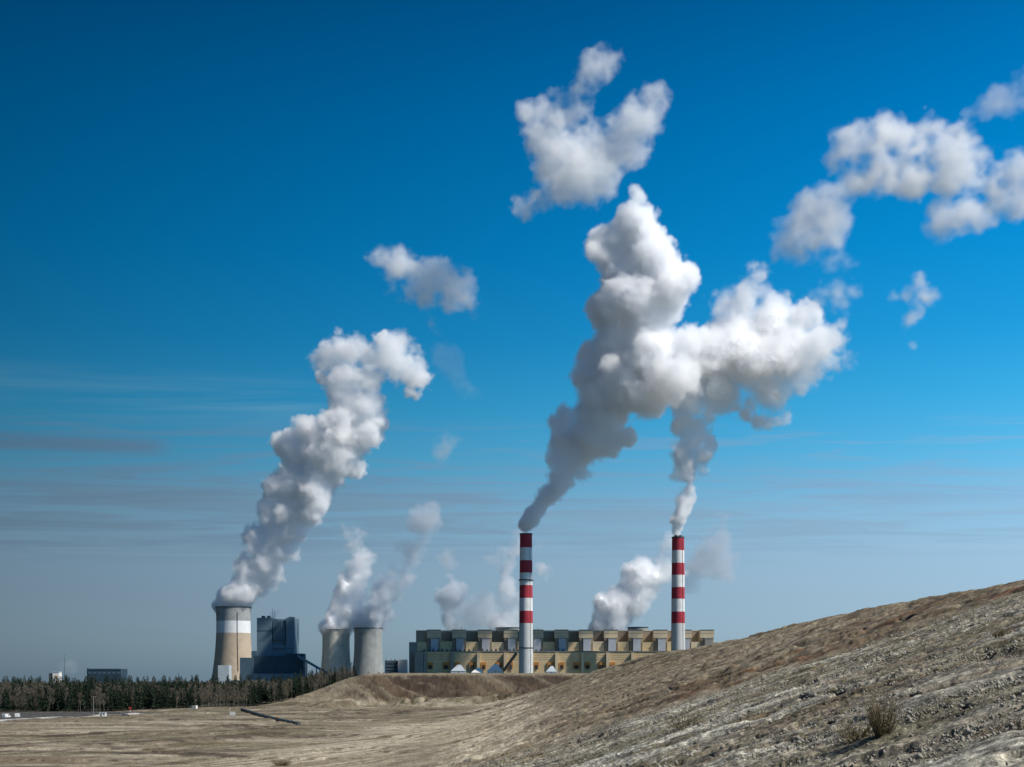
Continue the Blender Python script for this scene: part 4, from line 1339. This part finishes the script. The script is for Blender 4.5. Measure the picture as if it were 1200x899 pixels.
def birch(g, h):
    tv, tf, cv, cf = [], [], [], []
    top = np.array((*g.normal(0, 0.5, 2), h))
    for i in range(3):
        tri_tube(tv, tf, top * (i / 3), top * ((i + 1) / 3), 0.12 * (1 - i / 3.4), 0.12 * (1 - (i + 1) / 3.4))
    for i in range(22):
        t = g.uniform(0.22, 0.97)
        a = g.uniform(0, 2 * math.pi)
        L_ = (1 - t) * h * 0.33 + 1.0
        p0 = top * t
        p1 = p0 + np.array((math.cos(a) * L_ * .5, math.sin(a) * L_ * .5, L_ * .75))
        tri_tube(cv, cf, p0, p1, 0.06, 0.02)
        for j in range(15):
            q = p0 + (p1 - p0) * g.uniform(0.25, 1)
            d = np.array((*g.normal(0, .6, 2), g.uniform(.1, .9))) * g.uniform(.5, 1.3)
            sliver(cv, cf, q, d, 0.085, np.array((*g.normal(0, 1, 2), 0.3)))
    return tv, tf, cv, cf


KINDS = []
gt = np.random.default_rng(12)
for i in range(5): KINDS.append(('conifer', conifer(gt, gt.uniform(14, 20), gt.uniform(2.0, 2.9), 130)))
for i in range(4): KINDS.append(('birch', birch(gt, gt.uniform(12, 17))))


def tree_proto(i):
    kind, (tv, tf, cv, cf) = KINDS[i]
    root = empty('conifer_tree' if kind == 'conifer' else 'bare_tree')
    if kind == 'conifer': tag(root, 'dark green conifer at the front edge of the wood', 'tree', 'conifers along the edge of the wood')
    else: tag(root, 'bare grey-brown birch at the front edge of the wood', 'tree', 'bare birches along the edge of the wood')
    raw_mesh('trunk', tv, tf, M['bark' if kind == 'conifer' else 'birch_bark'], root)
    raw_mesh('crown', cv, cf, M['needles' if kind == 'conifer' else 'twigs'], root)
    return root


def copy_tree(o):
    c = o.copy(); COL.objects.link(c)
    for ch in o.children:
        d = ch.copy(); COL.objects.link(d); d.parent = c
    return c


protos = [tree_proto(i) for i in range(len(KINDS))]
used = set()
N_FRONT = 290
for k in range(N_FRONT):
    px = -14 + (k + gt.uniform(-.4, .4)) * (430.0 / N_FRONT)
    x = px_x = None
    Y = 900.0
    for _ in range(8):
        x = (px - 600) / FPX * Y
        Y = float(wood_front(x))
    Y += gt.uniform(0, 26)
    x = (px - 600) / FPX * Y
    i = int(gt.integers(0, 5)) if vn(x / 25, Y / 25, 500) > 0.47 + gt.normal(0, .12) else int(gt.integers(5, 9))
    o = protos[i] if i not in used else copy_tree(protos[i])
    used.add(i)
    s = gt.uniform(0.62, 1.06)
    o.location = (x, Y, float(height(x, Y)) - 0.2)
    o.rotation_euler = (0, 0, gt.uniform(0, 6.28))
    o.scale = (s * gt.uniform(.9, 1.2), s * gt.uniform(.9, 1.2), s)
for i, p in enumerate(protos):
    if i not in used:
        p.location = (-420 - i * 4, 880, 0)


def deep_wood():
    """everything behind the front rows, one mass"""
    V, F, MI, n = [], [], [], 0
    g = np.random.default_rng(77)
    P = []
    while len(P) < 2600:
        px = g.uniform(-60, 470)
        dd = g.uniform(18, 420) ** 1.0
        Y = 900.0
        for _ in range(6):
            x = (px - 600) / FPX * Y
            Y = float(wood_front(x))
        Y += dd
        x = (px - 600) / FPX * Y
        if base_height(np.array([x]), np.array([Y]))[0] > 10: continue
        P.append((x, Y))
    for (x, y) in P:
        i = int(g.integers(0, 5)) if vn(x / 25, y / 25, 500) > 0.44 + g.normal(0, .12) else int(g.integers(5, 9))
        kind, (tv, tf, cv, cf) = KINDS[i]
        s = g.uniform(0.75, 1.16)
        a = g.uniform(0, 6.28)
        ca, sa = math.cos(a) * s, math.sin(a) * s
        z = float(height(x, y))
        for vv, ff, m in ((tv, tf, 0 if kind == 'conifer' else 1), (cv, cf, 2 if kind == 'conifer' else 3)):
            v = np.array(vv)
            V.append(np.stack([v[:, 0] * ca - v[:, 1] * sa + x, v[:, 0] * sa + v[:, 1] * ca + y, v[:, 2] * s + z - .2], 1))
            F.append(np.array(ff) + n)
            MI.append(np.full(len(ff), m))
            n += len(v)
    o = raw_mesh('woodland', np.concatenate(V), np.concatenate(F), [M['bark'], M['birch_bark'], M['needles'], M['twigs']], mi=np.concatenate(MI))
    tag(o, 'mixed dark wood of conifers and bare birches behind the front trees', None, None, 'stuff')


deep_wood()


# ---------------------------------------------------------------- where a line of sight meets the ground
def drop(px, py):
    dx, dz = (px - 600) / FPX, (HORIZON - py) / FPX
    Y = np.geomspace(60, 2500, 6000)
    d = CAM_Z + dz * Y - height(dx * Y, Y)
    i = int(np.argmax(d < 0))
    if d[i] >= 0: i = len(Y) - 1
    Yh = Y[i]
    return (dx * Yh, Yh, float(height(dx * Yh, Yh)))


# ---------------------------------------------------------------- vehicles, hut, sign, pole, pipe on the flat
def van(px, py, rz, label, body='white_sheet', L_=4.8, W_=1.95, H_=2.2):
    p = drop(px, py)
    root = empty('parked_van', p, rz)
    tag(root, label, 'van', 'vehicles at the edge of the wood')
    hl, hw = L_ / 2, W_ / 2
    prof = [(-hl, 0.45), (hl, 0.45), (hl, 1.0), (hl - .75, 1.15), (hl - 1.45, H_ - .12), (hl - 1.7, H_), (-hl + .1, H_), (-hl, H_ - .2)]
    n = len(prof)
    v = [(x, -hw, z) for x, z in prof] + [(x, hw, z) for x, z in prof]
    f = [tuple(range(n))[::-1], tuple(range(n, 2 * n))] + [(i, (i + 1) % n, n + (i + 1) % n, n + i) for i in range(n)]
    MB().add(v, f).build('body', M[body], root)
    m = MB()
    w = hw - .12
    e = np.array((0.035, 0, 0.02))
    m.add([np.array((hl - .80, -w, 1.2)) + e, np.array((hl - .80, w, 1.2)) + e, np.array((hl - 1.42, w, H_ - .2)) + e, np.array((hl - 1.42, -w, H_ - .2)) + e], [(0, 1, 2, 3)])
    m.build('windscreen', M['glass_dark'], root)
    for s in (-1, 1):
        MB().box(hl - 2.3, hl - 1.4, s * hw - .015, s * hw + .015, 1.25, H_ - .3).build('side_window', M['glass_dark'], root)
        for x in (-hl + .95, hl - .95):
            MB().add([(x + .34 * math.cos(t * .5236), s * (hw - .1) + o, .34 + .34 * math.sin(t * .5236)) for o in (-.12, .12) for t in range(12)],
                     [tuple(range(12)), tuple(range(12, 24))[::-1]] + [(i, 12 + i, 12 + (i + 1) % 12, (i + 1) % 12) for i in range(12)]).build('wheel', M['rubber'], root)
    return root


van(7.5, 841.5, R(75), 'white van at the edge of the wood, farthest from the site hut')
van(20.5, 841, R(100), 'white van at the edge of the wood, between another van and the pole')
van(147.5, 840, R(20), 'dark car parked beside the red and white marker post', 'steel_dark', 4.4, 1.8, 1.5)
van(226.5, 831.5, R(160), 'white van standing before the trees left of the small sign', 'white_sheet', 5.2, 2.0, 2.5)


def site_hut(px, py):
    root = empty('site_hut', drop(px, py), R(4))
    tag(root, 'white flat-roofed site hut at the edge of the wood', 'hut')
    MB().box(-1.7, 1.7, -1.2, 1.2, 0.2, 2.2).build('wall', M['white_sheet'], root)
    MB().box(-1.85, 1.85, -1.35, 1.35, 2.2, 2.42).build('roof', M['pale_panel'], root)
    MB().box(-1.1, -.3, -1.23, -1.19, .25, 2.0).build('door', M['slate_panel'], root)
    MB().box(.3, 1.2, -1.23, -1.19, 1.1, 1.8).build('window', M['glass_dark'], root)
    for x in (-1.4, 1.4): MB().box(x - .15, x + .15, -1, 1, -.2, .2).build('skid', M['steel_dark'], root)


site_hut(120.5, 840)


def marker_post(px, py):
    root = empty('marker_post', drop(px, py))
    tag(root, 'thin red and white marker post beside the dark car', 'post')
    for i in range(5):
        MB().lathe([(.12, i * .9), (.12, i * .9 + .9)], 8, cap1=True).build('red_band' if i % 2 == 0 else 'white_band', M['red_plain' if i % 2 == 0 else 'white_sheet'], root)
    MB().box(-.7, .7, -.05, .05, 4.5, 5.4).build('board', M['red_plain'], root)


marker_post(152.5, 840.5)


def notice_sign(px, py):
    root = empty('notice_board', drop(px, py), R(-4))
    tag(root, 'small white board on two posts in the open sand', 'sign')
    MB().box(-1.5, 1.5, -.06, 0, .9, 2.9).build('panel', M['white_sheet'], root)
    for x in (-1.1, 1.1): MB().box(x - .06, x + .06, .005, .12, -.3, 2.9).build('post', M['steel_dark'], root)
    # a second slim pole just behind with a lamp-like head
    root2 = empty('marker_post', drop(px - 3, py - 6))
    tag(root2, 'short white marker post behind the small white board', 'post')
    MB().lathe([(.1, -.2), (.1, 2.6), (.01, 2.7)], 8).build('pole', M['white_sheet'], root2)
    MB().box(-.3, .3, -.04, .04, 1.9, 2.5).build('board', M['white_sheet'], root2)


notice_sign(272.5, 840.5)


def utility_pole(px, py, h):
    root = empty('utility_pole', drop(px, py))
    tag(root, 'pale slim utility pole in front of the trees beside the white hut', 'pole')
    MB().tube([(0, 0, -.3), (0, 0, h)], .17, 8, taper=.6).build('pole', M['concrete'], root)
    MB().box(-1.1, 1.1, -.08, .08, h - .8, h - .62).build('crossarm', M['timber'], root)
    for x in (-.9, 0, .9): MB().lathe([(.06, h - .62), (.09, h - .45), (.03, h - .35)], 6, (x, 0)).build('insulator', M['white_sheet'], root)


utility_pole(109.5, 839, 11)


def pipeline():
    root = empty('pipeline', drop(283, 832))
    tag(root, 'long dark pipe lying across the sand towards the wood', 'pipeline')
    pts = []
    for t in np.linspace(0, 1, 9):
        px = 283 + (350 - 283) * t
        py = 832.5 + (850 - 832.5) * t + 1.2 * math.sin(t * 3.1)
        q = np.array(drop(px, py)) - np.array(root.location) + (0, 0, .75)
        pts.append(q)
    MB().tube(pts, 0.75, 10).build('pipe', M['steel_dark'], root, True)
    for i, p in enumerate(pts[:-1]):
        MB().box(p[0] - .9, p[0] + .9, p[1] - .5, p[1] + .5, p[2] - 1.4, p[2] - .6).build('sleeper', M['timber'], root)
    for i in (1, 3, 5, 7):
        d = pts[i] - pts[i - 1]; d /= np.linalg.norm(d)
        MB().tube([pts[i] - d * .12, pts[i] + d * .12], 1.0, 12).build('flange', M['steel_dark'], root)
    q = pts[5]
    MB().box(q[0] - .45, q[0] + .45, q[1] - .45, q[1] + .45, q[2] + .7, q[2] + 1.5).build('valve', M['orange_panel'], root)


pipeline()


# ---------------------------------------------------------------- shrubs, tufts and stones on the slope
def shrub(px, py, h, w, n, label, leafy=1.0, seed=1, name='shrub'):
    g = np.random.default_rng(seed)
    root = empty(name, drop(px, py))
    tag(root, label, 'shrub')
    tv, tf, cv, cf = [], [], [], []
    for i in range(n):
        a = g.uniform(0, 6.28)
        r = w * .5 * math.sqrt(g.uniform(0, 1))
        p = np.array((math.cos(a) * r * .35, math.sin(a) * r * .35, -.1))
        e = np.array((math.cos(a) * r, math.sin(a) * r, h * g.uniform(.45, 1.0) * (1 - .35 * (r / (w * .5)) ** 2)))
        mid = (p + e) / 2 + g.normal(0, .12, 3)
        tri_tube(tv, tf, p, mid, .034, .024); tri_tube(tv, tf, mid, e, .024, .012)
        for j in range(int(9 * leafy)):
            q = mid + (e - mid) * g.uniform(-.5, 1.1)
            d = np.array((*g.normal(0, .5, 2), g.uniform(0, .8))) * .35
            if j % 3 == 0: tri_tube(tv, tf, q, q + d * 1.8, .014, .008)
            else: sliver(cv, cf, q + d * .5, d * .5, .07, g.normal(0, 1, 3))
    raw_mesh('stem', tv, tf, M['shrub_twig'], root)
    if cv: raw_mesh('foliage', cv, cf, M['shrub_leaf'], root)


shrub(1034, 864, 4.4, 3.4, 95, 'tall twiggy olive shrub on the grey clod slope', 1.2, 61)
shrub(1005, 868, 2.0, 4.2, 60, 'low wide twiggy shrub at the foot of the tall shrub', 1.1, 62)
shrub(1172, 748, 1.2, 2.6, 40, 'small olive shrub high on the grey slope', 1.0, 63)
shrub(800, 853, 2.4, 6.0, 60, 'faint low olive shrub on the lower grey slope', 1.0, 64)
shrub(330, 897, 1.8, 6.0, 140, 'yellow dry bush rising from the sand at the bottom edge', .6, 65)


def dry_grass():
    g = np.random.default_rng(90)
    V, F = [], []
    n = 0
    while n < 1500:
        x, y = g.uniform(-150, 120), g.uniform(70, 520)
        if abs(x) > y * .42 + 10: continue
        if vn(x / 14, y / 14, 321) < 0.56: continue
        n += 1
        z = float(height(x, y))
        for _ in range(9):
            a = g.uniform(0, 6.28); L_ = g.uniform(.2, .55)
            sliver(V, F, np.array((x + g.normal(0, .16), y + g.normal(0, .16), z)), np.array((math.cos(a) * L_ * .5, math.sin(a) * L_ * .5, L_)), .035, np.array((-math.sin(a), math.cos(a), .2)))
    tag(raw_mesh('dry_grass', V, F, M['straw']), 'sparse dry grass tufts on the spoil', None, None, 'stuff')


dry_grass()


def stones():
    g = np.random.default_rng(91)
    import itertools
    base = np.array([(0, 0, 1), (1, 0, .1), (.3, .95, 0), (-.8, .6, .1), (-.8, -.6, 0), (.3, -.95, .1), (0, 0, -1)], float)
    fb = [(0, 1, 2), (0, 2, 3), (0, 3, 4), (0, 4, 5), (0, 5, 1), (6, 2, 1), (6, 3, 2), (6, 4, 3), (6, 5, 4), (6, 1, 5)]
    N = 42000
    y = 62 * (330 / 62) ** g.uniform(0, 1, N * 3); x = g.uniform(-.40, .44, N * 3) * y
    s_ = strip(x, y) + 10 * (vn(x / 20, y / 20, 7) - .5)
    ok = (x > -18) & (x < 96) & ((s_ < 233) | (g.uniform(0, 1, N * 3) < .10)) & (fbm(fall(x, y) / 14, strip(x, y) / 4, 330, 3) + g.normal(0, .05, N * 3) > 0.47)
    x, y = x[ok][:N], y[ok][:N]
    z = height(x, y)
    r = np.exp(g.normal(-2.6, .55, len(x))).clip(.04, .34)
    V = base[None] * (1 + g.normal(0, .2, (len(x), 7, 1))) * r[:, None, None] * g.uniform(.6, 1.2, (len(x), 1, 3))
    V = V + np.stack([x, y, z + .0], 1)[:, None]
    F = (np.array(fb)[None] + 7 * np.arange(len(x))[:, None, None]).reshape(-1, 3)
    tag(raw_mesh('rubble', V.reshape(-1, 3), F, M['stone']), 'loose grey stones and clods strewn over the slope', None, None, 'stuff')


stones()
